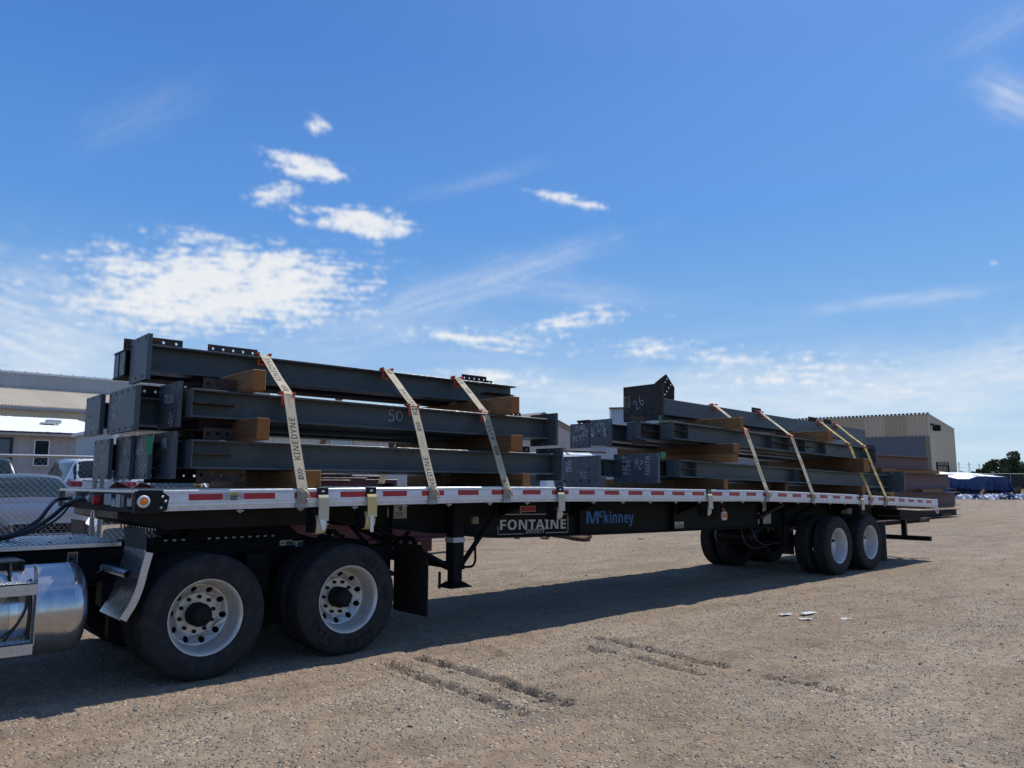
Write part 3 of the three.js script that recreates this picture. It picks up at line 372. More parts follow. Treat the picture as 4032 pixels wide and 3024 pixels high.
  // suspension: hangers, axles, tank, chambers, hoses
  for (const ax of [10.99, 12.235]) { obj('axle_tube', cyl([ax, 0.5, -0.35], [ax, 0.5, -WID + 0.35], 0.065, 0.065, 16), M.black, T); for (const z of [-0.80, -1.79]) { obj('leaf_spring', [ext([[ax - 0.55, 0.70], [ax, 0.56], [ax + 0.55, 0.70], [ax + 0.55, 0.725], [ax, 0.62], [ax - 0.55, 0.725]], 0.075, []).translate(0, 0, z - 0.037)], M.black, T); obj('brake_chamber', [cyl([ax - 0.28, 0.55, z + 0.12], [ax - 0.1, 0.52, z + 0.12], 0.085, 0.085, 14)], M.blackM, T); } }
  for (const x of [10.35, 11.6, 12.85]) for (const z of [-0.80, -1.79]) obj('spring_hanger', bx(x - 0.07, x + 0.07, 0.62, 0.90, z - 0.06, z + 0.06, 0.01), M.black, T);
  obj('air_tank', [new THREE.CapsuleGeometry(0.14, 0.55, 6, 16).rotateX(Math.PI / 2).translate(9.75, 0.66, -1.3)], M.black, T); obj('air_line', [tube([[9.6, 0.84, -0.9], [9.7, 0.62, -0.86], [9.95, 0.52, -0.86], [10.3, 0.53, -0.85], [10.6, 0.5, -0.8]], 0.012, 30, 6), tube([[9.45, 0.84, -1.0], [9.5, 0.6, -0.97], [9.7, 0.48, -0.97], [10.1, 0.47, -0.95]], 0.012, 30, 6)], std([0.05, 0.05, 0.055], 0.6), T);
  obj('spring_hanger', bx(10.28, 10.42, 0.5, 0.86, -0.72, -0.64, 0.01), M.black, T);
  // rear: crossbar, sloping tail plates, under-ride guard, lamp brackets
  const ry = deckY(XR);
  obj('rear_channel', [bx(XR - 0.02, XR + 0.04, ry - 0.17, ry + 0.002, -WID, 0, 0.006)], M.rail, T);
  for (const z of [-0.004, -WID + 0.004]) { const p = obj('rear_lamp_bracket', plateZ([[15.36, ry - 0.172], [XR + 0.04, ry - 0.172], [XR + 0.04, 0.95], [XR - 0.06, 0.95]], z - 0.006, 0.012), M.rail, T); obj('lens', new THREE.SphereGeometry(0.03, 14, 8).scale(0.8, 1.5, 0.5).translate(XR - 0.04, ry - 0.24, z + 0.006), M.redL, p); }
  obj('tail_panel', [ext([[14.05, 1.06], [15.42, 0.99], [15.44, 0.96], [14.2, 0.90], [14.05, 0.93]], 2.2, []).translate(0, 0, -2.4), bx(14.3, 15.4, 0.83, 0.9, -2.3, -0.3, 0.006)], dull([0.016, 0.015, 0.014], 0.7), T);
  obj('underride_guard', [bx(15.36, 15.46, 0.36, 0.46, -2.46, -0.13, 0.004), bx(15.36, 15.44, 0.46, 0.93, -0.72, -0.62, 0.004), bx(15.36, 15.44, 0.46, 0.93, -1.97, -1.87, 0.004)], M.black, T);
  obj('axle_frame_panel', [bx(12.55, 13.9, 0.87, 1.17, -0.72, -0.70, 0)], std([0.016, 0.017, 0.018], 0.5), T); const num2 = canvasTex(256, 128, (c, w, h) => { c.fillStyle = '#9fa3a6'; c.fillRect(0, 0, w, h); c.fillStyle = '#1c1d1f'; c.font = 'bold 92px sans-serif'; c.save(); c.translate(4, 100); c.scale(0.78, 1.1); c.fillText('526065', 0, 0); c.restore(); }); dec('number_plate', num2, 0.42, 0.15, 13.02, 1.01, -0.695);
  for (const z of [-0.04, -WID + 0.04]) obj('rear_mud_flap', bx(12.93, 12.945, 0.10, 0.84, z > -1 ? -0.64 : -WID + 0.04, z > -1 ? -0.03 : -WID + 0.65, 0.003), std([0.11, 0.10, 0.09], 0.85, 0, { map: grime }), T);
}
// ---------------------------------------------------------------- wheels (proto parts; every wheel is built under its vehicle)
const TR = 0.508, TW = 0.275;
const tyreG = (() => { const w = TW / 2, p = [[0.298, -w + 0.045], [0.312, -w + 0.012], [0.36, -w + 0.002], [0.43, -w], [0.468, -w + 0.012], [0.478, -w + 0.014], [0.482, -w + 0.020], [0.496, -w + 0.028], [TR, -w + 0.045]]; const gv = [-0.062, -0.022, 0.022, 0.062]; for (const g of gv) p.push([TR, g - 0.006], [TR - 0.009, g - 0.004], [TR - 0.009, g + 0.004], [TR, g + 0.006]); for (const [r, z] of [[TR, w - 0.045], [0.496, w - 0.028], [0.482, w - 0.020], [0.478, w - 0.014], [0.474, w - 0.016], [0.468, w - 0.012], [0.462, w - 0.008], [0.456, w - 0.009], [0.43, w], [0.385, w + 0.001], [0.382, w - 0.002], [0.36, w - 0.002], [0.330, w - 0.006], [0.326, w - 0.010], [0.312, w - 0.012], [0.298, w - 0.045]]) p.push([r, z]); const g = new THREE.LatheGeometry(p.map(q => new THREE.Vector2(q[0], q[1])), 72); g.rotateX(Math.PI / 2); return flat(g); })();   // axis along z, outer face +z
const rimG = deep => new THREE.LatheGeometry([[0.285, -0.11], [0.30, -0.06], [0.30, -0.05], [0.284, -0.045], [0.284, 0.105], [0.306, 0.115], [0.310, 0.121], [0.309, 0.127], [0.303, 0.129], [0.298, 0.123], [0.288, 0.112], [0.278, 0.095], [0.272, 0.06], [0.262, 0.02], [0.258, -0.02], [0.255, -0.05], [0.249, -0.062]].map(q => new THREE.Vector2(q[0], q[1] - 0.005)), 64).rotateX(Math.PI / 2);
function discG(nh, rh, hr) { // dished disc with hand holes: flat annulus bent into a cone
  const o = new THREE.Shape(); o.absarc(0, 0, 0.249, 0, Math.PI * 2); for (let k = 0; k < nh; k++) { const a = (k + 0.5) / nh * Math.PI * 2, h = new THREE.Path(); h.absarc(Math.cos(a) * hr, Math.sin(a) * hr, rh, 0, Math.PI * 2, true); o.holes.push(h); } const c = new THREE.Path(); c.absarc(0, 0, 0.172, 0, Math.PI * 2, true); o.holes.push(c);
  const g = new THREE.ExtrudeGeometry(o, { depth: 0.014, bevelEnabled: true, bevelSize: 0.002, bevelThickness: 0.002, bevelSegments: 1, curveSegments: 30 }), p = g.attributes.position; for (let i = 0; i < p.count; i++) { const r = Math.hypot(p.getX(i), p.getY(i)); p.setZ(i, p.getZ(i) - 0.075 - 0.05 * sst(0.25, 0.172, r)); } g.computeVertexNormals(); return g;
}
const discA = flat(discG(10, 0.0265, 0.213)), discW = flat(discG(5, 0.03, 0.213)), ringG = flat((() => { const o = new THREE.Shape(); o.absarc(0, 0, 0.174, 0, Math.PI * 2); const c = new THREE.Path(); c.absarc(0, 0, 0.09, 0, Math.PI * 2, true); o.holes.push(c); return new THREE.ExtrudeGeometry(o, { depth: 0.016, bevelEnabled: true, bevelSize: 0.002, bevelThickness: 0.002, bevelSegments: 1, curveSegments: 32 }).translate(0, 0, -0.128); })());
const rim0 = flat(rimG()), nutG = flat(new THREE.CylinderGeometry(0.0155, 0.0175, 0.026, 6).rotateX(Math.PI / 2).translate(0, 0, -0.098)), hubG = flat(new THREE.LatheGeometry([[0, 0.072], [0.03, 0.072], [0.036, 0.064], [0.052, 0.064], [0.058, 0.056], [0.070, 0.050], [0.079, 0.038], [0.081, 0.0], [0.092, -0.008], [0.096, -0.02], [0.096, -0.13]].map(q => new THREE.Vector2(...q)), 32).rotateX(Math.PI / 2)), hubT = flat(new THREE.LatheGeometry([[0, 0.02], [0.05, 0.02], [0.062, 0.008], [0.062, -0.04], [0.078, -0.05], [0.08, -0.1]].map(q => new THREE.Vector2(...q)), 28).rotateX(Math.PI / 2)), bossG = flat(new THREE.CylinderGeometry(0.009, 0.011, 0.02, 6).rotateX(Math.PI / 2).translate(0, 0, 0.008)), wallG = flat(new THREE.CylinderGeometry(0.249, 0.249, 0.01, 40).rotateX(Math.PI / 2).translate(0, 0, -0.145));
const mk = (name, g, m, par, pos, rz) => { const o = new THREE.Mesh(g, m); o.name = name; o.castShadow = o.receiveShadow = true; if (pos) o.position.set(...pos); if (rz) o.rotation.z = rz; par.add(o); return o; };
function wheel(par, x, y, z, kind, out, spin = 0) { // out: visible outer face; a wheel is tyre (mesh) with rim, disc, hub as sub-parts
  const b = baseMap.get(par), t = mk('wheel', tyreG, M.rubber, par, [x - b.x, y - b.y, z - b.z], spin);
  if (out < 0) t.rotation.y = Math.PI;
  const rm = kind === 'alu' ? M.rim : M.rimW; mk('rim', rim0, rm, t); mk('disc', kind === 'alu' ? discA : discW, rm, t); mk('mounting_ring', ringG, rm, t); mk('brake_drum_face', wallG, M.black0, t);
  mk('hub', kind === 'alu' ? hubG : hubT, kind === 'alu' ? M.blackM : M.rimW, t);
  for (let k = 0; k < 10; k++) { const a = k / 10 * Math.PI * 2; mk('wheel_nut', nutG, kind === 'alu' ? M.blackM : M.galv, t, [Math.cos(a) * 0.1425, Math.sin(a) * 0.1425, 0]); }
  if (kind === 'alu') for (let k = 0; k < 8; k++) { const a = (k + 0.3) / 8 * Math.PI * 2; mk('hub_bolt', bossG, M.blackM, t, [Math.cos(a) * 0.086, Math.sin(a) * 0.086, 0]); }
  return t;
}
const inner = (par, x, y, z) => { const b = baseMap.get(par); const t = mk('wheel', tyreG, M.rubber, par, [x - b.x, y - b.y, z - b.z]); mk('rim', rim0, M.blackM, t); return t; };
for (const ax of [10.99, 12.235]) { wheel(trailer, ax, 0.5, -0.0 - TW / 2, 'white', 1, ax); inner(trailer, ax, 0.5, -0.345 - TW / 2); inner(trailer, ax, 0.5, -WID + 0.345 + TW / 2); wheel(trailer, ax, 0.5, -WID + TW / 2, 'white', -1, 0.4); }
// ---------------------------------------------------------------- tractor unit (rear half; the cab stands outside the frame)
const tractor = thing('truck_tractor', 'black truck tractor with aluminium fuel tank and polished dual wheels under the trailer nose', 'truck', [0.3, 0, ZC]);
{
  const T = tractor;
  for (const z of [-0.865, -1.725]) { const s = z > -1.3 ? 1 : -1; obj('frame_rail', [ext([[-4.6, 0.76], [1.35, 0.76], [2.05, 0.74], [2.05, 0.84], [1.45, 1.03], [-4.6, 1.03]], 0.012, []).translate(0, 0, z), bx(-4.6, 1.45, 1.018, 1.03, s > 0 ? z - 0.08 : z, s > 0 ? z : z + 0.08, 0), bx(-4.6, 1.35, 0.76, 0.772, s > 0 ? z - 0.08 : z, s > 0 ? z : z + 0.08, 0)], M.frameB, T); obj('rail_slope_cap', bar([1.42, 1.03, z - 0.03], [2.06, 0.84, z - 0.03], 0.10, 0.012, 0), M.frameB, T); }
  for (let i = 0; i < 16; i++) obj('frame_bolt', [cyl([-1.35 + i * 0.165, 0.93 + (i % 2) * 0.03, -0.855], [-1.35 + i * 0.165, 0.93 + (i % 2) * 0.03, -0.838], 0.015, 0.015, 6)], M.blackM, T);
  obj('frame_cross_member', [-4.5, -2.4, -0.7, 0.66, 1.9].map(x => bx(x, x + 0.1, 0.8, 0.98, -1.72, -0.87, 0.005)), M.frameB, T);
  // wheels and axles
  for (const [x, y] of [[0, 0.494], [1.32, 0.512]]) { wheel(T, x, y, -0.06 - TW / 2 + 0.005, 'alu', 1, x * 1.7 + 0.2); inner(T, x, y, -0.06 - 0.345 - TW / 2); inner(T, x, y, -WID + 0.06 + 0.345 + TW / 2); wheel(T, x, y, -WID + 0.06 + TW / 2, 'alu', -1, 0.9); obj('drive_axle', [cyl([x, y, -0.4], [x, y, -2.2], 0.085, 0.085, 16), new THREE.SphereGeometry(0.22, 18, 12).scale(1, 1, 0.8).translate(x, y, ZC)], M.frameB, T); for (const z of [-0.93, -1.66]) { obj('air_spring', [cyl([x + 0.33, 0.5, z], [x + 0.33, 0.78, z], 0.12, 0.12, 18), cyl([x + 0.33, 0.58, z], [x + 0.33, 0.62, z], 0.13, 0.13, 18)], M.blackM, T); obj('suspension_arm', bar([x - 0.55, 0.62, z], [x + 0.42, 0.46, z], 0.07, 0.09, 0.006), M.frameB, T); } }
  for (const [x, z] of [[0.66, -0.62], [-0.52, -0.7], [1.98, -0.62]]) obj('frame_bracket', [bx(x - 0.12, x + 0.12, 0.56, 0.94, z - 0.2, z, 0.012), bx(x - 0.05, x + 0.05, 0.3, 0.6, z - 0.12, z - 0.02, 0.01)], M.frameB, T);
  // raised embossed lettering on the sidewall of the rear dual
  { const w = T.children.filter(o => o.name === 'wheel' && o.position.x > 0.9 && o.position.z > 1.0)[0], gs = []; const arc = (str, r, a0, da, h, flip) => [...str].forEach((ch, i) => { if (ch === ' ') return; const g = new THREE.ExtrudeGeometry(fBold.generateShapes(ch, h), { depth: 0.004, bevelEnabled: false, curveSegments: 3 }); g.computeBoundingBox(); g.translate(-(g.boundingBox.max.x) / 2, r, TW / 2 - 0.002); gs.push(g.rotateZ(a0 - i * da)); }); const w0 = w.rotation.z; arc('G572', 0.362, 0.75 - w0 - 1.1, 0.17, 0.062); arc('1AD', 0.362, -1.35 - w0, 0.14, 0.062); arc('GOOD', 0.362, 3.75 - w0, 0.2, 0.062); arc('YEAR', 0.362, 2.6 - w0, 0.19, 0.062); const t = new THREE.Mesh(merge(gs), dull([0.012, 0.012, 0.013], 0.8)); t.name = 'sidewall_lettering'; w.add(t); }
  // fifth wheel and sliding track with bright notches
  obj('fifth_wheel', [ext([[0.05, 1.10], [0.12, 1.165], [1.08, 1.165], [1.2, 1.05], [1.05, 1.05], [0.95, 1.10], [0.3, 1.10], [0.15, 1.05]], 0.9, []).translate(0, 0, -1.75), bx(-0.2, 1.25, 1.031, 1.06, -1.72, -0.86, 0.004)], M.frameB, T);
  for (let i = 0; i < 14; i++) obj('slider_notch', bx(-0.12 + i * 0.078, -0.09 + i * 0.078, 1.066, 1.085, -0.876, -0.862, 0.002), M.galv, T);
  obj('slider_rail', bx(-0.2, 1.0, 1.06, 1.095, -0.95, -0.878, 0.003), M.frameB, T);
  // ribbed aluminium deck plate
  const dp = obj('deck_plate', [bx(-4.4, -0.50, 1.055, 1.092, -1.95, -0.745, 0.003)], M.alu, T); for (let i = 0; i < 70; i++) obj('deck_rib', bx(-3.66 + i * 0.045, -3.638 + i * 0.045, 1.092, 1.103, -1.94, -0.76, 0.003), M.alu, dp); for (let i = 0; i < 16; i++) obj('rivet', cyl([-4.0 + i * 0.23, 1.1, -0.9 - (i * 37 % 80) / 100], [-4.0 + i * 0.23, 1.108, -0.9 - (i * 37 % 80) / 100], 0.013, 0.013, 8), M.black, dp);
  // fuel tank: drawn aluminium with domed end, band strap, steps
  const tc = [-0.84, 0.640, -0.42], R = 0.335; const tank = obj('fuel_tank', new THREE.LatheGeometry([[0, 0.0], [0.12, -0.004], [0.22, -0.016], [0.29, -0.042], [0.322, -0.075], [R, -0.115], [R - 0.001, -0.125], [R + 0.003, -0.128], [R + 0.003, -0.140], [R, -0.143], [R, -1.9], [0.3, -1.98], [0, -2.0]].map(q => new THREE.Vector2(...q)), 72).rotateZ(-Math.PI / 2).translate(...tc), std([0.60, 0.61, 0.62], 0.36, 0.88, { map: rep(grime, 1.5, 0.6), roughnessMap: scuff }), T);
  for (const x of [-1.36, -2.2]) obj('tank_band', new THREE.CylinderGeometry(R + 0.006, R + 0.006, 0.05, 64, 1, true).rotateZ(Math.PI / 2).translate(x, tc[1], tc[2]), M.aluP, tank); obj('tank_bracket', [bx(-1.48, -1.28, 0.93, 1.02, -0.75, -0.30, 0.01), bx(-1.48, -1.455, 0.88, 1.02, -0.4, -0.28, 0.004), bx(-1.305, -1.28, 0.88, 1.02, -0.4, -0.28, 0.004), cyl([-1.38, 1.0, -0.26], [-1.38, 0.84, -0.16], 0.014, 0.014, 8)], M.black, tank); obj('tank_clasp', [bx(-1.425, -1.335, 0.80, 0.885, -0.165, -0.15, 0.003), bx(-1.425, -1.405, 0.80, 0.885, -0.15, -0.13, 0.003), bx(-1.355, -1.335, 0.80, 0.885, -0.15, -0.13, 0.003)], M.alu, tank);
  const sd = obj('step_side_plate', plateX([[0.02, 0.45], [0.02, 0.95], [-0.05, 0.99], [-0.16, 1.0], [-0.09, 0.8], [-0.075, 0.64], [-0.09, 0.45]], -1.245, 0.005), M.alu, T);
  for (const [y, z0] of [[0.885, 0.03], [0.475, 0.03]]) { const s = obj('step', [bx(-2.6, -1.247, y - 0.085, y, z0 - 0.008, z0, 0.002), bx(-2.6, -1.247, y - 0.012, y, z0 - 0.13, z0, 0.002)], M.alu, T); const te = []; for (let i = 0; i < 40; i++) for (let j = 0; j < 4; j++) te.push(new THREE.ConeGeometry(0.009, 0.018, 5).translate(-1.27 - i * 0.032 - (j % 2) * 0.016, y + 0.007, z0 - 0.018 - j * 0.03)); obj('step_teeth', te, M.alu, s).userData.kind = 'stuff'; for (const dx of [0.045, 0.125, 0.28]) obj('bolt_head', cyl([-1.247 - dx, y - 0.045, z0], [-1.247 - dx, y - 0.045, z0 + 0.008], 0.013, 0.011, 8), M.alu, s); }
  obj('tank_cable', [tube([[-1.30, 0.86, -0.09], [-1.285, 0.72, -0.075], [-1.33, 0.6, -0.075], [-1.42, 0.47, -0.09]], 0.009, 24, 6), tube([[-1.27, 0.9, -0.1], [-1.262, 0.7, -0.07], [-1.265, 0.47, -0.085]], 0.011, 20, 6)], M.hose, T);
  obj('chain_winder', [cyl([-1.50, 1.085, -0.55], [-1.50, 1.085, -0.52], 0.085, 0.085, 24), new THREE.TorusGeometry(0.03, 0.004, 6, 18).translate(-1.46, 1.09, -0.51)], M.aluP, T);
  // quarter fenders ahead of the drive wheels, with rubber tops
  for (const s of [1, -1]) {
    const zo = s > 0 ? -0.06 : -WID + 0.06, zi = s > 0 ? -0.64 : -WID + 0.64, pr = [[-0.500, 1.045], [-0.528, 0.92], [-0.552, 0.80], [-0.595, 0.67], [-0.665, 0.545]];
    const cv = new THREE.CatmullRomCurve3(pr.map(p => V(p[0], p[1], 0))).getPoints(20);
    const fd = obj('quarter_fender', ribbon(cv.map(p => p.clone().setZ((zo + zi) / 2)), V(0, 0, Math.abs(zo - zi) / 2), 0.004), std([0.46, 0.47, 0.48], 0.38, 0.85, { roughnessMap: scuff }), T);
    obj('fender_lip', ribbon(cv.map(p => p.clone().add(V(0.022, 0, 0)).setZ(zo + s * 0.004)), cv.map((p, i) => { const a = cv[Math.max(0, i - 1)], b = cv[Math.min(20, i + 1)], t = b.clone().sub(a).normalize(); return V(-t.y, t.x, 0).multiplyScalar(0.028); }), 0.004), M.alu, fd);
    obj('fender_rubber', ribbon([V(-0.503, 1.06, 0), V(-0.508, 1.14, 0), V(-0.522, 1.225, 0)].map(p => p.setZ((zo + zi) / 2)), V(0, 0, Math.abs(zo - zi) / 2 - 0.01), 0.008), std([0.035, 0.036, 0.038], 0.7), fd); obj('fender_strip', [bx(-0.512, -0.503, 1.025, 1.066, Math.min(zo, zi) + 0.01, Math.max(zo, zi) - 0.01, 0), ...[0, 1, 2, 3, 4, 5].map(i => cyl([-0.516, 1.045, mix(zo, zi, 0.08 + i * 0.165)], [-0.505, 1.045, mix(zo, zi, 0.08 + i * 0.165)], 0.008, 0.008, 6))], M.alu, fd);
    obj('fender_tube', [cyl([-0.625, 0.885, zo + s * 0.0], [-0.625, 0.885, zi - s * 0.15], 0.031, 0.031, 18, true), cyl([-0.625, 0.885, zo], [-0.625, 0.885, zi - s * 0.15], 0.026, 0.026, 18, true)], M.alu, fd); obj('fender_clip', tube([[-0.63, 0.90, zi], [-0.66, 0.91, zi - s * 0.04], [-0.67, 0.87, zi - s * 0.02], [-0.69, 0.85, zi - s * 0.08]], 0.006, 16, 5), M.galv, fd);
  }
  // mud flaps behind the duals
  for (const s of [1, -1]) { const z0 = s > 0 ? -0.08 : -WID + 0.08, pts = [[z0, 0.25], [z0, 0.79], [z0 - s * 0.12, 0.93], [z0 - s * 0.28, 1.035], [z0 - s * 0.50, 1.035], [z0 - s * 0.62, 0.98], [z0 - s * 0.62, 0.25]]; obj('mud_flap', plateX(pts, 2.215, 0.014), M.flap, T); obj('flap_hanger', [tube([[2.20, 0.97, z0 - s * 0.75], [2.2, 1.0, z0 - s * 0.5], [2.205, 1.02, z0 - s * 0.3], [2.205, 0.93, z0 - s * 0.1], [2.205, 0.86, z0 - s * 0.02]], 0.012, 24, 6)], M.frameB, T); for (const k of [0.15, 0.3, 0.48]) obj('flap_clip', bx(2.195, 2.215, 0.955, 0.985, z0 - s * k - 0.02, z0 - s * k + 0.02, 0.003), M.galv, T); }
  // stickers on the frame
  const st = (t, w, h, x, y) => { const g = new THREE.PlaneGeometry(w, h).translate(x, y, -0.8515).toNonIndexed(); g.userData.uvOwn = true; obj('frame_sticker', g, std([0.8, 0.8, 0.8], 0.6, 0, { map: t }), T); };
  st(canvasTex(64, 96, (c, w, h) => { c.fillStyle = '#c9c4b8'; c.fillRect(0, 0, w, h); c.fillStyle = '#39434c'; c.fillRect(4, 5, w - 8, h - 10); c.fillStyle = '#a87c3e'; c.fillRect(4, 5, w - 8, 14); c.fillStyle = '#8b939a'; for (let i = 0; i < 8; i++) c.fillRect(9, 26 + i * 8, 44 - (i * 13) % 20, 2); }), 0.075, 0.105, -0.845, 0.965);
  st(canvasTex(96, 48, (c, w, h) => { c.fillStyle = '#c9cbcb'; c.fillRect(0, 0, w, h); c.fillStyle = '#15181a'; c.fillRect(44, 5, 48, 38); c.beginPath(); c.arc(22, 24, 13, 0, 7); c.fill(); c.fillStyle = '#c9cbcb'; c.beginPath(); c.arc(22, 24, 7, 0, 7); c.fill(); c.fillStyle = '#7b8387'; for (let i = 0; i < 4; i++) c.fillRect(48, 10 + i * 8, 38, 2); }), 0.10, 0.05, 0.16, 0.905);
  const pic = canvasTex(128, 48, (c, w, h) => { c.fillStyle = '#c9cbcb'; c.fillRect(0, 0, w, h); c.fillStyle = '#15181a'; c.fillRect(60, 10, 64, 34); c.fillRect(10, 26, 40, 6); c.fillRect(14, 16, 16, 12); c.fillStyle = '#a7b02c'; c.fillRect(60, 3, 64, 9); c.fillStyle = '#7b8387'; for (let i = 0; i < 3; i++) c.fillRect(66, 18 + i * 8, 50, 3); }); st(pic, 0.135, 0.05, 1.045, 1.0); st(pic, 0.10, 0.055, 1.175, 0.985);
  // cab of the tractor, standing to the left outside the picture
  obj('sleeper_cab', [ext([[-7.6, 0.55], [-4.75, 0.55], [-4.7, 3.5], [-5.2, 3.75], [-6.6, 3.5], [-6.9, 2.6], [-7.6, 2.4]], 2.3, [], 0.05).translate(0, 0, -2.45), ext([[-9.2, 0.6], [-7.6, 0.6], [-7.6, 1.75], [-9.1, 1.45]], 1.9, [], 0.06).translate(0, 0, -2.25)], std([0.02, 0.02, 0.022], 0.3), T);
  for (const z of [-0.22, -2.37]) wheel(T, -8.3, 0.5, z, 'alu', z > -1 ? 1 : -1);
}
// air and power lines between tractor and trailer
for (const [pts, r, m, lb] of [
  [[xAt(292, 1962, -0.66), xAt(262, 1963, -0.72), xAt(228, 1967, -0.80), xAt(188, 2003, -0.93), xAt(150, 2050, -1.03), xAt(100, 2080, -1.12), xAt(30, 2110, -1.25), V(-1.62, 1.12, -1.5), V(-2.2, 1.13, -1.5), V(-3.2, 1.5, -1.4), V(-4.6, 1.6, -1.4)], 0.0175, M.hose, 'thick black air hose plugged in beside the trailer number plate'],
  [[xAt(345, 1961, -0.66), xAt(318, 1966, -0.71), xAt(268, 1983, -0.80), xAt(208, 2032, -0.93), xAt(160, 2064, -1.03), xAt(90, 2098, -1.14), xAt(10, 2121, -1.28), V(-1.65, 1.12, -1.35), V(-2.3, 1.13, -1.3), V(-3.2, 1.45, -1.3), V(-4.6, 1.5, -1.3)], 0.0185, M.hose, 'thick black air hose ending at the middle coupling of the trailer nose'],
  [[V(-0.645, 1.385, -1.95), xAt(272, 1992, -0.69), xAt(240, 2030, -0.80), xAt(200, 2060, -0.9), xAt(130, 2094, -1.02), xAt(60, 2112, -1.15), V(-1.5, 1.115, -1.6), V(-2.4, 1.115, -1.65), V(-3.4, 1.4, -1.5), V(-4.6, 1.45, -1.5)], 0.011, M.hoseG, 'thin dark green electric cable hanging under the black hoses']]) {
  const o = thing('hose', lb, 'hose', pts[0].toArray(), 'lines between tractor and trailer'); obj('line', tube(pts, r, 90, 8), m, o);
  if (r > 0.015) { const p = pts[0]; obj('coupling', [cyl(p, p.clone().add(V(-0.012, 0.002, 0.16)), 0.022, 0.026, 12), bar(p.clone().add(V(-0.012, 0.012, 0.02)), p.clone().add(V(-0.014, 0.05, 0.20)), 0.02, 0.01), cyl(p.clone().add(V(-0.012, 0.0, 0.15)), p.clone().add(V(-0.012, -0.0, 0.21)), 0.032, 0.032, 12)], M.galv, o); }
}
{ const o = thing('coiled_cable', 'coiled black spring cable over the fifth wheel', 'cable', [-0.2, 1.12, -1.3]); const pts = []; for (let i = 0; i <= 220; i++) { const t = i / 220, a = t * 26 * 6.283; pts.push(V(mix(-0.42, 0.25, t), mix(1.22, 1.135, Math.sin(t * 1.57)) + 0.028 * Math.cos(a), mix(-1.15, -0.95, t) + 0.028 * Math.sin(a))); } obj('coil', new THREE.TubeGeometry(new THREE.CatmullRomCurve3(pts), 660, 0.006, 5), M.hose, o); }
// ---------------------------------------------------------------- steel columns on the bed
// local frame of a column: x along, y up from the under-side, z across about its centre line
function column(o) {
  const { x0, x1, zc, y0, s = -0.004, h = 0.252, w = 0.254, m = M.steel, flat: lying = false } = o, L = x1 - x0, tf = 0.019, tw = 0.013;
  const g = local('steel_column', o.label, 'steel beam', o.group || 'steel columns strapped on the trailer'); g.userData.kind = 'thing'; g.position.set(x0, y0, zc); g.rotation.z = Math.atan(s);
  if (!lying) { obj('flange', bx(0, L, h - tf, h, -w / 2, w / 2, 0.003), m, g); obj('flange', bx(0, L, 0, tf, -w / 2, w / 2, 0.003), m, g); obj('web', bx(0.001, L - 0.001, tf, h - tf, -tw / 2, tw / 2, 0), m, g); }
  else { obj('flange', bx(0, L, 0, h, w / 2 - tf, w / 2, 0.003), m, g); obj('flange', bx(0, L, 0, h, -w / 2, -w / 2 + tf, 0.003), m, g); obj('web', bx(0.001, L - 0.001, h / 2 - tw / 2, h / 2 + tw / 2, -w / 2 + tf, w / 2 - tf, 0), m, g); }
  const lx = X => X - x0, ly = (Y, X) => Y - (y0 + s * (X - x0)), lz = Z => Z - zc;
  if (o.plate) { const { x, z0, z1, ya, yb, t = 0.035, mat = M.plate, holes = [], r = 0.018 } = o.plate, X = lx(x) - (x < x0 ? 0 : 0), A = ly(ya, x), B = ly(yb, x); obj('end_plate', plateX(rect(lz(z0), lz(z1), A, B), X, t, holes.map(([u, v]) => [lz(mix(z0, z1, u)), mix(A, B, v), r])), mat, g); }
  if (o.rear) { const { x, z0, z1, ya, yb, t = 0.03, holes = [] } = o.rear, A = ly(ya, x), B = ly(yb, x); obj('end_plate', plateX(rect(lz(z0), lz(z1), A, B), lx(x), t, holes.map(([u, v]) => [lz(mix(z0, z1, u)), mix(A, B, v), 0.0135])), M.steel, g); }
  // closing panels between the flanges at an open end, corners clipped
  for (const px of o.caps || []) for (const q of [-1, 1]) { const a = 0.012, zi = tw / 2 + 0.002, zo = w / 2 - 0.004, y1 = tf + 0.001, y2 = h - tf - 0.001, k = 0.018; obj('end_panel', plateX([[q * (zi + k), y1], [q * zo, y1], [q * zo, y2], [q * (zi + k), y2], [q * zi, y2 - k], [q * zi, y1 + k]].map(p => p), px, a), M.steelB, g); }
  for (const px of o.ribs || []) for (const q of [-1, 1]) obj('stiffener', bx(px, px + 0.01, tf + 0.001, h - tf - 0.001, q * (tw / 2 + 0.001), q * (w / 2 - 0.006), 0), M.steelB, g);
  for (const [a, b, z = 0.14, mm] of o.fins || []) { obj('shear_tab', plateY([[a, tw / 2 + 0.001], [b, tw / 2 + 0.001], [b - 0.02, z * 0.75], [b - 0.1, z], [a, z]], h * 0.5 - 0.004, 0.009), mm || M.bare, g); }
  for (const [X0, X1, side, hh, n, mat = M.bare, zz = 0] of o.clips || []) { const a = lx(X0), b = lx(X1), c = side > 0 ? h + 0.0005 : -hh - 0.0005, hs = []; for (let i = 0; i < n; i++) hs.push([a + (b - a) * (i + 0.5) / n, c + hh * 0.55, 0.0135]); obj('clip_plate', plateZ(rect(a, b, c, c + hh), zz - 0.006, 0.012, hs), mat, g); }
  for (const [str, hh, u, v, rot = 0, mat = M.chalk] of (o.plate && o.chalk) || []) { const { x, z0, z1, ya, yb } = o.plate, A = ly(ya, x), B = ly(yb, x), Z = lz(mix(z0, z1, u)), Y = mix(A, B, v), ca = Math.cos(rot), sa = Math.sin(rot); obj('chalk_mark', chalk(str, hh, (a, b) => [lx(x) - 0.0012, Y + a * sa + b * ca, Z + a * ca - b * sa], 0.007), mat, g); }
  return g;
}
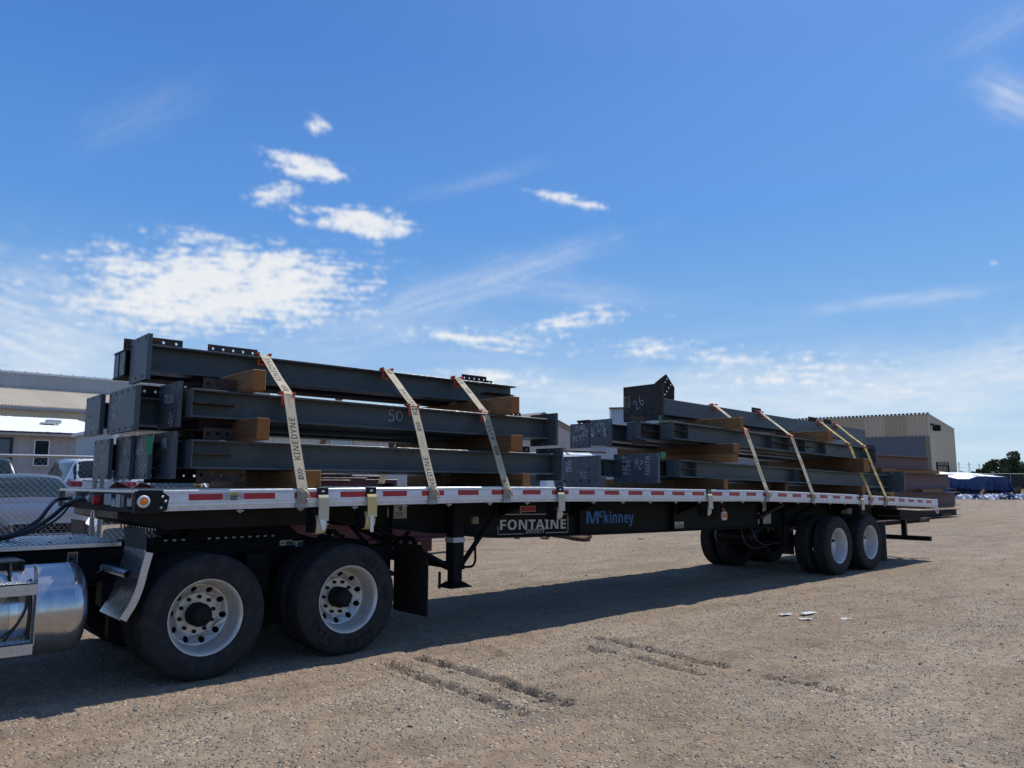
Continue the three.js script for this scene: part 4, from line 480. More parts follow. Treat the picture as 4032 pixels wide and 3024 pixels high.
const H6 = [[0.07, 0.07], [0.5, 0.07], [0.93, 0.07], [0.07, 0.93], [0.5, 0.93], [0.93, 0.93]], H7 = H6.concat([[0.5, 0.5]]), H10 = [0.05, 0.275, 0.5, 0.725, 0.95].flatMap(u => [[u, 0.07], [u, 0.93]]), H4 = [[0.07, 0.07], [0.93, 0.07], [0.07, 0.93], [0.93, 0.93]];
// front stack, bottom row
column({ x0: -0.118, x1: 4.28, zc: -0.425, y0: 1.712, s: -0.0035, label: 'lowest outer column of the front stack, shear tab at its open end', caps: [0.004], fins: [[0.005, 0.40]], clips: [[-0.02, 0.42, -1, 0.115, 5, M.bare], [0.02, 0.365, 1, 0.115, 4, M.bare], [3.7, 3.95, 1, 0.08, 3, M.mill]], rear: { x: 4.282, z0: -0.66, z1: -0.20, ya: 1.62, yb: 2.02, holes: H7 } });
column({ x0: -0.197, x1: 4.2, zc: -0.68, y0: 1.71, label: 'lowest column whose end plate stands next to the outer open end, chalked 4808 and 26', plate: { x: -0.232, z0: -0.954, z1: -0.406, ya: 1.626, yb: 2.034, holes: [[.1, .07], [.5, .07], [.9, .07], [.1, .93], [.5, .93], [.9, .93], [.62, .5]] }, chalk: [['4808', 0.045, 0.42, 0.76], ['22-40', 0.04, 0.42, 0.66], ['26', 0.10, 0.14, 0.42, 0.35], ['~~', 0.03, 0.36, 0.24]], clips: [[-0.19, 0.2, -1, 0.12, 4, M.mill], [-0.15, 0.3, 1, 0.1, 4, M.mill]] });
column({ x0: -0.32, x1: 4.15, zc: -0.93, y0: 1.71, label: 'lowest column with a green tag on its end plate, chalked 48C79', plate: { x: -0.355, z0: -1.195, z1: -0.665, ya: 1.623, yb: 2.018, holes: [[.1, .07], [.5, .07], [.9, .07], [.1, .93], [.5, .93], [.9, .93], [.3, .5]] }, chalk: [['1C1', 0.04, 0.5, 0.8], ['22-40', 0.04, 0.38, 0.68], ['48C79', 0.05, 0.36, 0.55], ['26', 0.11, 0.58, 0.24, -0.5]], clips: [[-0.3, 0.1, -1, 0.12, 4, M.mill]] });
column({ x0: -0.36, x1: 4.25, zc: -1.30, y0: 1.71, label: 'lowest column in the middle of the front stack, end plate marked only 26', plate: { x: -0.395, z0: -1.543, z1: -1.057, ya: 1.621, yb: 2.020, holes: H6.concat([[.1, .5], [.9, .5]]) }, chalk: [['26', 0.09, 0.3, 0.14, -0.2], ['22', 0.04, 0.6, 0.6]] });
column({ x0: -0.432, x1: 4.2, zc: -1.75, y0: 1.71, label: 'lowest column farthest from the side rail in the front stack', plate: { x: -0.467, z0: -2.023, z1: -1.477, ya: 1.622, yb: 2.006, holes: H6.concat([[.3, .5]]) }, chalk: [['26', 0.09, 0.1, 0.35, 0.25], ['48C7', 0.045, 0.42, 0.74], ['22-40', 0.04, 0.5, 0.5], ['2240', 0.035, 0.5, 0.4]] });
// front stack, middle row
column({ x0: -0.118, x1: 4.24, zc: -0.485, y0: 2.16, s: -0.007, label: 'outer column of the front middle row with 50 chalked on its web', caps: [0.004], fins: [[0.005, 0.42, 0.16]], clips: [[0.0, 0.40, -1, 0.12, 4, M.mill], [0.02, 0.36, 1, 0.12, 4, M.bare], [3.55, 3.86, 1, 0.055, 4, M.mill]], rear: { x: 4.242, z0: -0.72, z1: -0.25, ya: 2.052, yb: 2.449, holes: H6 } }).children.length;
{ const g = scene.children[scene.children.length - 1], p = zAt(1527, 1655, -0.485); obj('chalk_mark', chalk('50', 0.115, (a, b) => [p.x + 0.118 + a * 1.15, p.y - 2.16 + b + 0.012, 0.0082], 0.007), M.chalk, g); }
column({ x0: -0.158, x1: 4.2, zc: -0.735, y0: 2.155, s: -0.007, label: 'front middle-row column whose end plate is chalked 48C88', plate: { x: -0.193, z0: -1.003, z1: -0.467, ya: 2.075, yb: 2.480, holes: [[.1, .9], [.5, .9], [.9, .9], [.3, .5], [.85, .1], [.1, .1], [.5, .1]] }, chalk: [['~~', 0.05, 0.3, 0.68], ['48C88', 0.065, 0.32, 0.56], ['26', 0.10, 0.55, 0.12, -0.3]], clips: [[-0.1, 0.3, 1, 0.1, 4, M.mill]] });
column({ x0: -0.44, x1: 4.2, zc: -1.10, y0: 2.115, s: -0.004, label: 'front middle-row column with a wide ten-hole end plate chalked WEST 26', plate: { x: -0.485, z0: -1.517, z1: -0.683, ya: 2.044, yb: 2.438, t: 0.045, holes: H10 }, chalk: [['26', 0.10, 0.46, 0.5, 1.2], ['WEST', 0.05, 0.27, 0.35, 1.4], ['LSC', 0.05, 0.2, 0.42, 1.4]], clips: [[-0.35, 0.22, 1, 0.12, 6, M.mill, 0.03]] });
column({ x0: -0.49, x1: 4.2, zc: -1.90, y0: 2.12, s: -0.004, label: 'front middle-row column standing out farthest over the office roof', plate: { x: -0.532, z0: -2.175, z1: -1.625, ya: 2.051, yb: 2.437, t: 0.042, holes: H6.concat([[.33, .5]]) }, chalk: [['48C91', 0.05, 0.4, 0.76], ['26', 0.09, 0.5, 0.2, -0.3]] });
// front stack, top row
column({ x0: -0.346, x1: 4.17, zc: -1.027, y0: 2.599, s: -0.003, label: 'topmost outer column of the front stack with a scuffed end plate', plate: { x: -0.386, z0: -1.279, z1: -0.761, ya: 2.509, yb: 2.923, t: 0.04, mat: M.plate, holes: [[.08, .08], [.4, .08], [.8, .08], [.08, .85], [.45, .92], [.9, .92], [.3, .47]] }, chalk: [['L', 0.12, 0.3, 0.45], ['~~', 0.03, 0.36, 0.68], ['~~', 0.03, 0.36, 0.55]], clips: [[-0.345, 0.0, 1, 0.085, 3, M.bare], [0.24, 0.74, 1, 0.085, 5, M.bare], [0.1, 0.45, -1, 0.115, 4, M.mill], [3.37, 3.76, 1, 0.095, 5, M.mill], [3.77, 3.86, 1, 0.05, 1, M.mill]], fins: [[4.0, 4.5, 0.16, M.mill]] });
column({ x0: -0.43, x1: 4.1, zc: -1.50, y0: 2.585, s: -0.003, w: 0.36, h: 0.262, m: M.mill, label: 'topmost rusty open-ended column with a one-hole lug on its flange', caps: [0.006], clips: [[-0.425, -0.25, 1, 0.11, 1, M.bare, 0.12]], fins: [[0.05, 0.4, 0.17, M.bare]] });
// rear stack, bottom row
const RS = -0.0246;
column({ x0: 6.80, x1: 13.94, zc: -0.425, y0: 1.677, s: RS, label: 'lowest outer column of the rear stack with boxed stiffeners and a wide tail plate', caps: [0.004], ribs: [0.42, 3.35, 3.72], fins: [[0.03, 0.55], [3.38, 3.9]], clips: [[9.2, 9.5, -1, 0.09, 3, M.mill], [9.15, 9.4, 1, 0.08, 3, M.mill]], rear: { x: 13.945, z0: -0.84, z1: -0.03, ya: 1.407, yb: 1.833, holes: H10 } });
column({ x0: 6.30, x1: 13.8, zc: -0.68, y0: 1.688, s: RS, label: 'lowest rear-stack column chalked 48C19 2240 and SOUTH', plate: { x: 6.258, z0: -1.089, z1: -0.271, ya: 1.591, yb: 2.012, t: 0.042, holes: H10.concat([[.05, .5], [.25, .63], [.73, .5], [.93, .5]]) }, chalk: [['48C19', 0.075, 0.3, 0.28, 1.5708], ['2240', 0.08, 0.39, 0.25, 1.5708], ['26', 0.12, 0.68, 0.73, 2.9], ['SOUTH', 0.075, 0.82, 0.25, 1.5708]] });
column({ x0: 5.61, x1: 13.5, zc: -1.10, y0: 1.69, s: RS * 0.9, label: 'lowest rear-stack column farthest forward with its plate chalked upside down', plate: { x: 5.571, z0: -1.448, z1: -0.752, ya: 1.595, yb: 1.970, t: 0.04, holes: H10.concat([[.2, .63], [.72, .5], [.93, .5]]) }, chalk: [['26', 0.09, 0.66, 0.38, 3.0], ['2240', 0.06, 0.24, 0.4, 1.5708], ['48C2', 0.05, 0.14, 0.4, 1.5708]], ribs: [0.35, 0.62] });
// rear stack, middle row
column({ x0: 6.71, x1: 13.24, zc: -0.455, y0: 2.229, s: -0.029, label: 'outer column of the rear middle row with several stiffener pockets', caps: [0.004], ribs: [0.37, 2.75, 3.3, 3.85, 4.6], fins: [[0.03, 0.45], [2.78, 3.4], [3.4, 4.2]], rear: { x: 13.242, z0: -0.66, z1: -0.25, ya: 1.956, yb: 2.346, holes: H6.concat([[.93, .5]]) } });
column({ x0: 6.28, x1: 13.0, zc: -0.72, y0: 2.218, s: -0.027, label: 'rear middle-row column with a blank closed end and a shear tab', caps: [0.004], fins: [[0.05, 0.62, 0.15]], clips: [[6.18, 6.5, 1, 0.085, 0, M.bare, 0.05], [6.2, 6.5, -1, 0.09, 0, M.bare, 0.05]] });
column({ x0: 6.02, x1: 13.0, zc: -1.10, y0: 2.205, s: -0.025, label: 'rear middle-row column whose square plate is chalked 26', plate: { x: 5.987, z0: -1.307, z1: -0.893, ya: 2.136, yb: 2.517, t: 0.03, holes: H4.concat([[.08, .5], [.85, .5], [.45, .37]]) }, chalk: [['26', 0.12, 0.42, 0.52, 0.7], ['WEST', 0.05, 0.2, 0.35, 1.5708], ['HC26', 0.045, 0.78, 0.35, 1.7]] });
column({ x0: 6.11, x1: 13.0, zc: -1.60, y0: 2.17, s: -0.025, label: 'rear middle-row column chalked 8C97 and 2240 beside the gable roof', plate: { x: 6.075, z0: -1.797, z1: -1.403, ya: 2.116, yb: 2.488, t: 0.035, holes: H6.concat([[.33, .5]]) }, chalk: [['2240', 0.07, 0.28, 0.7, 0.1], ['8C97', 0.08, 0.16, 0.3, 0], ['26', 0.09, 0.86, 0.42, 1.2]], ribs: [0.3] }); { const g = scene.children[scene.children.length - 1]; obj('bracket', [bx(0.02, 0.24, 0.345, 0.375, -0.11, 0.13, 0.003), bx(0.04, 0.055, 0.2525, 0.344, -0.10, -0.06, 0), bx(0.04, 0.055, 0.2525, 0.344, 0.0, 0.045, 0), bx(0.2, 0.215, 0.2525, 0.344, 0.08, 0.12, 0)], M.mill, g); }
// rear stack, top row: laid on its side, flange outwards
{ const g = column({ x0: 6.93, x1: 14.28, zc: -1.027, y0: 2.660, s: -0.0243, flat: true, m: M.steelB, label: 'topmost rear column lying on its side behind a dark rusty base plate', plate: { x: 6.889, z0: -1.412, z1: -0.648, ya: 2.539, yb: 3.094, t: 0.045, mat: M.plateD, r: 0.017, holes: [[.05, .05], [.25, .05], [.95, .05], [.05, .94], [.26, .95], [.48, .96], [.95, .97], [.95, .72], [.95, .45], [.2, .27], [.55, .52], [.55, .2], [.75, .3], [.87, .58], [.7, .12], [.9, .25], [.1, .2]] }, chalk: [['26', 0.15, 0.35, 0.3, 0.6], ['SOUTH', 0.05, 0.07, 0.4, 1.5708, M.chalkY], ['48C19', 0.05, 0.18, 0.4, 1.5708, M.chalkY]] });
  const P = (px, py) => { const q = zAt(px, py, -1.03); return [q.x - 6.93, q.y - 2.66 + 0.0243 * (q.x - 6.93)]; }, pts = [[2614, 1575], [2576, 1508], [2619, 1473], [2652, 1526], [2652, 1575]].map(p => P(...p)), hs = [[2624, 1492], [2617, 1504], [2639, 1515], [2631, 1527], [2624, 1541], [2617, 1553]].map(p => [...P(...p), 0.018]);
  obj('gusset_plate', plateZ(pts, -0.008, 0.016, hs), M.mill, g);
  for (const [x, n] of [[2.4, 0], [5.05, 4], [5.7, 4], [3.0, 4]]) obj('clip_plate', plateZ(rect(x, x + (n ? 0.3 : 0.2), 0.2525, n ? 0.36 : 0.27), 0.03, 0.012, [0, 1, 2, 3].slice(0, n).map(i => [x + 0.045 + i * 0.07, 0.32, 0.013])), M.mill, g);
  for (const x of [3.35, 3.5, 3.75, 3.87, 6.85, 6.97, 7.18, 7.28]) for (const y of [0.07, 0.18]) obj('bolt_hole', cyl([x, y, 0.1275], [x, y, 0.1282], 0.014, 0.014, 8), M.black0, g); }
column({ x0: 7.7, x1: 14.1, zc: -1.55, y0: 2.655, s: -0.0243, m: M.steelB, label: 'topmost rear column on the far side, hidden behind its neighbour' });
// green tags wired to the plates
for (const [p, w, h, rz, lb] of [[xAt(588, 1752, -0.40), 0.085, 0.16, 0.22, 'green plastic tag hanging between two end plates of the front stack'], [xAt(2599, 1649, 6.70), 0.045, 0.11, 0, 'narrow green tag standing on the rear middle row'], [xAt(2610, 1792, 6.24), 0.08, 0.09, 0.5, 'bent green tag at the upper corner of the plate chalked SOUTH']]) { const o = thing('tag', lb, 'tag', p.toArray(), 'green tags on the steel'); obj('tag_sheet', ext([[-w / 2, h / 2 - 0.02], [-w / 2 + 0.02, h / 2], [w / 2 - 0.02, h / 2], [w / 2, h / 2 - 0.02], [w * 0.4, -h / 2], [-w * 0.2, -h / 2]], 0.002, [[-w * 0.1, h / 2 - 0.022, 0.006]]).rotateY(-1.1).rotateX(rz).translate(...p.toArray()), M.greenT, o); }

// ---------------------------------------------------------------- timber dunnage across the bed
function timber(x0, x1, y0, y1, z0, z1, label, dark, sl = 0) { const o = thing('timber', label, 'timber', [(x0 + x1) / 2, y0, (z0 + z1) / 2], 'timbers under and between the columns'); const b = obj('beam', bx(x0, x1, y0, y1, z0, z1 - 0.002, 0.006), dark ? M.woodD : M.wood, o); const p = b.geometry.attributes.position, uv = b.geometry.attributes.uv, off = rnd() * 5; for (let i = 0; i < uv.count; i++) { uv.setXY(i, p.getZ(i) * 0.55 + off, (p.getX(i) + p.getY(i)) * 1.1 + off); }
  const e = obj('sawn_end', bx(x0 + 0.008, x1 - 0.008, y0 + 0.008, y1 - 0.008, z1 - 0.003, z1, 0), M.woodE, o), ue = e.geometry.attributes.uv, pe = e.geometry.attributes.position; for (let i = 0; i < ue.count; i++) ue.setXY(i, pe.getX(i) * 5 + off, pe.getY(i) * 5 + off * 0.37); return o; }
const dk = x => deckY(x) - 0.0005;
// end face from its pixels: left/right edge at height row, near end z1
const tim = (pl, pr, py, y0, y1, z0, z1, label, dark) => timber(zAt(pl, py, z1).x, zAt(pr, py, z1).x, y0, y1, z0, z1, label, dark);
timber(0.815, 0.985, dk(0.9), 1.706, -2.4, -0.05, 'thick timber on the deck under the front stack, its end by the first strap');
timber(3.50, 3.626, dk(3.55), 1.697, -2.4, -0.05, 'timber on the deck under the tail of the front stack', true);
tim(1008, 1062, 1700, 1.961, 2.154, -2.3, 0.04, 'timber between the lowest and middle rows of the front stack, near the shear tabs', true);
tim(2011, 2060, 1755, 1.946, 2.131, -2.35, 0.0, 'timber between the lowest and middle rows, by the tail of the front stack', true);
tim(997, 1048, 1500, 2.412, 2.597, -1.95, -0.12, 'chalk-stained timber under the topmost front column, ahead of the first strap');
tim(2012, 2047, 1600, 2.39, 2.585, -1.95, -0.12, 'timber under the tail of the topmost front column');
timber(7.53, 7.645, dk(7.6), 1.654, -2.4, -0.05, 'timber on the deck under the head of the rear stack', true);
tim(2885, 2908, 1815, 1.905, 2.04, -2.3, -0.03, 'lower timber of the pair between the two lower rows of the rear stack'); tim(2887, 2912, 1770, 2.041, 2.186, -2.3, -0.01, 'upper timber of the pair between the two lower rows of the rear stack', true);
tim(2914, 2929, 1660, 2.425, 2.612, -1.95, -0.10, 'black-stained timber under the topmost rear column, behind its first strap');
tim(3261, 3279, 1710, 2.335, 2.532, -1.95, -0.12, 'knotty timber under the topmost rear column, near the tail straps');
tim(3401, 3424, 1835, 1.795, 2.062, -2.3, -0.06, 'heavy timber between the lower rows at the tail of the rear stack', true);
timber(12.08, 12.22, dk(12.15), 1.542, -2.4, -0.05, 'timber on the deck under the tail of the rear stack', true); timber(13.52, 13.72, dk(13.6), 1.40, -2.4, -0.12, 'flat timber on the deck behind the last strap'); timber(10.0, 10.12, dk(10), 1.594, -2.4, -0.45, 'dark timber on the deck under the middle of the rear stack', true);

// ---------------------------------------------------------------- tie-down straps, corner protectors, rolled spare straps
const strapT = (base, ink) => canvasTex(128, 1024, (c, w, h) => { c.fillStyle = base; c.fillRect(0, 0, w, h); for (let i = 0; i < 512; i++) { c.fillStyle = i % 2 ? 'rgba(0,0,0,0.06)' : 'rgba(255,255,255,0.05)'; c.fillRect(0, i * 2, w, 1); } c.fillStyle = 'rgba(90,80,60,0.25)'; c.fillRect(8, 0, 3, h); c.fillRect(w - 11, 0, 3, h); c.fillStyle = ink; c.save(); c.translate(100, 560); c.rotate(-Math.PI / 2); c.font = 'bold 112px sans-serif'; c.scale(0.88, 1); c.fillText('KINEDYNE', 0, 0); c.restore(); for (const k of [0, 1, 2]) { c.beginPath(); const y = 640 + k * 34; c.moveTo(28, y + 26); c.lineTo(64, y); c.lineTo(100, y + 26); c.lineTo(100, y + 46); c.lineTo(64, y + 20); c.lineTo(28, y + 46); c.fill(); } c.fillRect(28, 745, 72, 22); c.save(); c.translate(58, 990); c.rotate(-Math.PI / 2); c.font = '19px sans-serif'; c.fillText('WORK LOAD LIMIT', 0, 0); c.fillText('5400 LBS / 2449 KG', 0, 24); c.restore(); });
const stTex = strapT('#c9bb9c', '#575347'), stTexY = strapT('#cfb567', '#5a5238');
const strapM = (t, off) => { const q = rep(t, 1, 1 / 0.92); q.offset.set(0, off); return std([0.86, 0.86, 0.86], 0.85, 0, { map: q }); };
const straps = [[0.772, -1.022 + 0.09, 2.868, -0.352, 2.421, 0.05, 0, 'beige strap over the front of the front stack'], [2.207, -0.895, 2.855, -0.360, 2.405, 0.45, 0, 'beige strap over the middle of the front stack'], [3.208, -0.895, 2.852, -0.375, 2.398, 0.72, 0, 'beige strap over the tail of the front stack'], [8.629, -0.895, 2.888, -0.325, 2.44, 0.2, 0, 'beige strap over the head of the rear stack'], [10.076, -0.895, 2.852, -0.325, 2.40, 0.6, 0, 'pale strap beside the stiffener pockets of the rear stack'], [12.284, -0.895, 2.80, -0.345, 2.335, 0.35, 1, 'yellow strap ahead of the last one on the rear stack'], [12.944, -0.895, 2.784, -0.345, 2.315, 0.8, 1, 'last yellow strap near the trailer tail']];
const shortNames = ['strap at the head of the front stack', 'strap at the middle of the front stack', 'strap at the tail of the front stack', 'strap at the head of the rear stack', 'pale strap by the stiffener pockets', 'yellow strap ahead of the last one', 'last yellow strap near the trailer tail'];
for (let [x, zt, yt, zm, ym, off, yel, lb] of straps) { const sh = shortNames.shift();
  const dy = deckY(x), o = thing('tie_down_strap', lb, 'strap', [x, dy, 0], 'tie-down straps over the steel'), far = z => -WID - z; yt += 0.006; ym += 0.006;
  const seg = [V(x, dy - 0.10, 0.010), V(x, dy - 0.03, 0.010), V(x, dy + 0.005, 0.006), V(x, ym, zm), V(x, yt, zt), V(x, yt + 0.004, zt - 0.02), V(x, yt + 0.004, far(zt)), V(x, ym, far(zm)), V(x, dy, far(0.005)), V(x, dy - 0.1, far(0.012))], pts = [];
  for (let i = 0; i + 1 < seg.length; i++) { const n = Math.max(2, Math.ceil(seg[i].distanceTo(seg[i + 1]) / 0.06)); for (let k = 0; k < n; k++) { const p = seg[i].clone().lerp(seg[i + 1], k / n); if (seg[i].distanceTo(seg[i + 1]) > 0.3) { p.y -= 0.004 * Math.sin(k / n * Math.PI); p.z += 0.003 * Math.sin(k / n * 9 + x); } pts.push(p); } } pts.push(seg[seg.length - 1]);
  obj('webbing', ribbon(pts, V(0.05, 0, 0), 0.003), strapM(yel ? stTexY : stTex, off), o);
  const tl = rr(0.05, 0.09); obj('loose_tail', ribbon([V(x - 0.03, dy - 0.015, 0.014), V(x + 0.01, dy - 0.012, 0.03), V(x + 0.045, dy - 0.03, 0.034), V(x + 0.06, dy - 0.03 - tl, 0.03)], [V(0.02, -0.02, 0), V(0.02, -0.02, 0.005), V(0.012, -0.022, 0.01), V(0.008, -0.006, 0.01)], 0.003), yel ? M.strapY : M.strap, o);
  obj('anchor_hook', bx(x - 0.055, x + 0.055, dy - 0.172, dy - 0.09, 0.004, 0.018, 0.003), M.galv, o); obj('lower_wrap', ribbon([V(x - 0.006, dy - 0.03, 0.014), V(x - 0.006, dy - 0.08, 0.022), V(x - 0.004, dy - 0.135, 0.020)], V(0.048, 0, 0), 0.004), std([0.26, 0.23, 0.18], 0.9), o);
  for (const [z, y, w2] of [[zt, yt - 0.006, 0], [zm, ym - 0.006, 1]]) { const c = thing('corner_protector', `${w2 ? 'lower' : 'upper'} orange protector under the ${sh}`, 'protector', [x, y, z], 'corner protectors under the straps'); obj('protector_shell', [bx(x - 0.068, x + 0.068, y + 0.0005, y + 0.005, z - 0.09, z + 0.006, 0.001), bx(x - 0.068, x - 0.050, y - 0.105, y + 0.005, z + 0.001, z + 0.010, 0.002), bx(x + 0.05, x + 0.068, y - 0.105, y + 0.005, z + 0.001, z + 0.010, 0.002), bx(x - 0.05, x + 0.05, y - 0.105, y - 0.085, z + 0.001, z + 0.010, 0.002), bx(x - 0.05, x + 0.05, y - 0.06, y - 0.04, z + 0.001, z + 0.007, 0.001)], M.orange, c); obj('protector_lug', [-1, 1].map(s => cyl([x + s * 0.062, y + 0.014, z - 0.05], [x + s * 0.062, y + 0.014, z + 0.012], 0.014, 0.014, 10)), M.orange, c); }
}
// webbing winches with rolled straps hanging from the side rail
for (const [px, py, kind, lb] of [[1272, 1935, 0, 'rolled beige strap in a winch with a torn white label, between the first two straps'], [1462, 1935, 1, 'rolled yellow strap in a winch with a long white label'], [2206, 1935, 2, 'rolled strap in a winch hanging aslant beside the large white lettering'], [2792, 1940, 2, 'rolled strap in a winch above the orange side lamp'], [3392, 1960, 3, 'dark rolled strap in a winch above the trailer wheels']]) {
  const x = zAt(px, py, 0.01).x, dy = deckY(x), o = thing('strap_winch', lb, 'winch', [x, dy, 0], 'strap winches on the side rail'), sm = kind === 1 ? M.strapY : M.strap;
  obj('rail_hook', [bx(x - 0.055, x + 0.055, dy - 0.082, dy + 0.004, 0.003, 0.012, 0.003), bx(x - 0.055, x + 0.055, dy + 0.0005, dy + 0.006, -0.05, 0.012, 0.002)], M.black, o); obj('maker_mark', bx(x - 0.015, x + 0.015, dy - 0.035, dy - 0.018, 0.012, 0.0135, 0), M.paper, o);
  const yl = dy - 0.305 - (kind === 0 ? 0.02 : 0), rl = kind > 1 ? 0.07 : 0.085; const rp = []; for (let i = 0; i <= 90; i++) { const a = i / 90 * 6.283 * 4.5, r = mix(0.02, rl, i / 90); rp.push(V(x - 0.01, yl + r * Math.cos(a), -0.055 + r * Math.sin(a))); }
  obj('webbing_roll', ribbon(rp, V(0.05, 0, 0), 0.006), kind === 3 ? M.blackM : sm, o); obj('hanging_webbing', ribbon([V(x, dy - 0.062, 0.016), V(x, dy - 0.085, 0.03), V(x + 0.002, dy - 0.15, 0.032), V(x + 0.004, dy - 0.23, 0.030), V(x + 0.002, yl + 0.03, 0.034)], V(0.05, 0, 0), 0.008), sm, o);
  obj('winch_frame', [plateX([[-0.15, yl - 0.075], [0.02, yl - 0.075], [0.03, yl + 0.04], [-0.02, dy - 0.17], [-0.14, dy - 0.17]], x - 0.078, 0.008), cyl([x - 0.085, yl, -0.055], [x + 0.075, yl, -0.055], 0.018, 0.018, 10)], M.blackM, o);
  if (kind < 2) obj('paper_label', ribbon([V(x - 0.01, yl + 0.045, 0.040), V(x - 0.005, yl, 0.043), V(x, yl - (kind ? 0.11 : 0.05), 0.037)], kind ? V(0.018, 0, 0) : [V(0.03, 0, 0), V(0.026, 0, 0), V(0.012, 0, 0)], 0.001), M.paper, o);
}
// ---------------------------------------------------------------- chain-link fence behind the trailer
function fence(x0, x1, label, posts, FZ = -4.88, up = 0) {
  const y0 = 0.02 + up, y1 = 1.93 + up, o = thing('chain_link_fence', label, 'fence', [x0, 0, FZ], 'chain-link fence behind the trailer');
  const hx = 0.037, hy = 0.037, gs = [], P = [], I = [], w = 0.0013; // woven zig-zag wires
  const n = Math.ceil((x1 - x0) / (2 * hx)), m = Math.floor((y1 - y0 - 0.02) / hy);
  for (let i = 0; i < n; i++) for (let j = 0; j < m; j++) for (const sgn of [1, -1]) { const cx = x0 + (2 * i + 1) * hx, a = V(cx + sgn * ((j % 2) ? hx : 0), y0 + j * hy, FZ + sgn * 0.0015), b = V(cx + sgn * ((j % 2) ? 0 : hx), y0 + (j + 1) * hy, FZ + sgn * 0.0015), d = b.clone().sub(a).normalize(), nx = -d.y * w, ny = d.x * w, k = P.length / 3; P.push(a.x + nx, a.y + ny, a.z, a.x - nx, a.y - ny, a.z, a.x, a.y, a.z + w * 1.6, b.x + nx, b.y + ny, b.z, b.x - nx, b.y - ny, b.z, b.x, b.y, b.z + w * 1.6); for (const [p, q] of [[0, 1], [1, 2], [2, 0]]) I.push(k + p, k + q, k + q + 3, k + p, k + q + 3, k + p + 3); }
  const g = new THREE.BufferGeometry(); g.setAttribute('position', new THREE.Float32BufferAttribute(P, 3)); g.setIndex(I); g.computeVertexNormals(); obj('wire_mesh', g, std([0.42, 0.43, 0.43], 0.45, 0.6), o).userData.kind = 'stuff';
  obj('top_rail', cyl([x0, y1, FZ], [x1, y1, FZ], 0.021, 0.021, 10), std([0.5, 0.5, 0.48], 0.4, 0.6), o);
  for (const x of posts) { const q = obj('post', cyl([x, -0.05, FZ - 0.03], [x, y1 + 0.03, FZ - 0.03], 0.03, 0.03, 12), M.galv, o); obj('post_cap', new THREE.SphereGeometry(0.034, 10, 6).translate(x, y1 + 0.035, FZ - 0.03), M.galv, q); for (const y of [0.4, 0.8, 1.2, 1.6]) obj('tie_band', cyl([x, y, FZ - 0.03], [x, y + 0.025, FZ - 0.03], 0.034, 0.034, 12), M.galv, q); }
}
fence(-6.6, 1.62, 'galvanised chain-link fence in front of the parked cars', [-6.5, -3.8, -1.9, 0.235, 0.33, 1.6]); fence(9.5, 19.0, 'farther run of chain-link fence showing above the bed between the stacks', [9.5, 12.5, 15.5, 18.9], -11.2, 0.05);

// ---------------------------------------------------------------- corrugated sheet, in panels of six ribs. local frame: u along, v up, facing +w
function ribSheet(pitch, n, dep) { const f = []; for (let i = 0; i < n; i++) { const a = i * pitch; f.push([a, 0], [a + pitch * 0.50, 0], [a + pitch * 0.62, dep], [a + pitch * 0.88, dep]); } f.push([n * pitch, 0]); const P = [], I = []; f.forEach(([x, z]) => P.push(x, 0, z, x, 1, z)); for (let i = 0; i + 1 < f.length; i++) { const a = 2 * i; I.push(a, a + 2, a + 3, a, a + 3, a + 1); } const g = new THREE.BufferGeometry(); g.setAttribute('position', new THREE.Float32BufferAttribute(P, 3)); g.setIndex(I); const q = g.toNonIndexed(); q.computeVertexNormals(); return q; }
function corrugated(par, name, A, B, up, pitch, dep, mat, nrib = 6) { // from A to B (local points of par), up vector
  const d = B.clone().sub(A), L = d.length(), nP = Math.max(1, Math.round(L / (pitch * nrib))), w = L / nP; pitch = w / nrib; const g0 = ribSheet(pitch, nrib, dep), X = d.clone().normalize(), Y = up.clone().normalize(), Zv = X.clone().cross(Y), H = up.length(); const mx = new THREE.Matrix4().makeBasis(X, Y.clone(), Zv), gg = uvBox(g0.clone().scale(1, H, 1)); gg.applyMatrix4(mx);
  for (let s = 0; s < L - 1e-6; s += w) { const o = new THREE.Mesh(gg, Array.isArray(mat) ? mat[Math.floor(rnd() * mat.length)] : mat); o.name = name; o.castShadow = o.receiveShadow = true; o.position.copy(A).addScaledVector(X, s); par.add(o); }
}
const siding = (c, r = 0.6) => [std(c, r, 0, { map: grime }), std(c.map(v => v * 0.95), r, 0, { map: grime })];
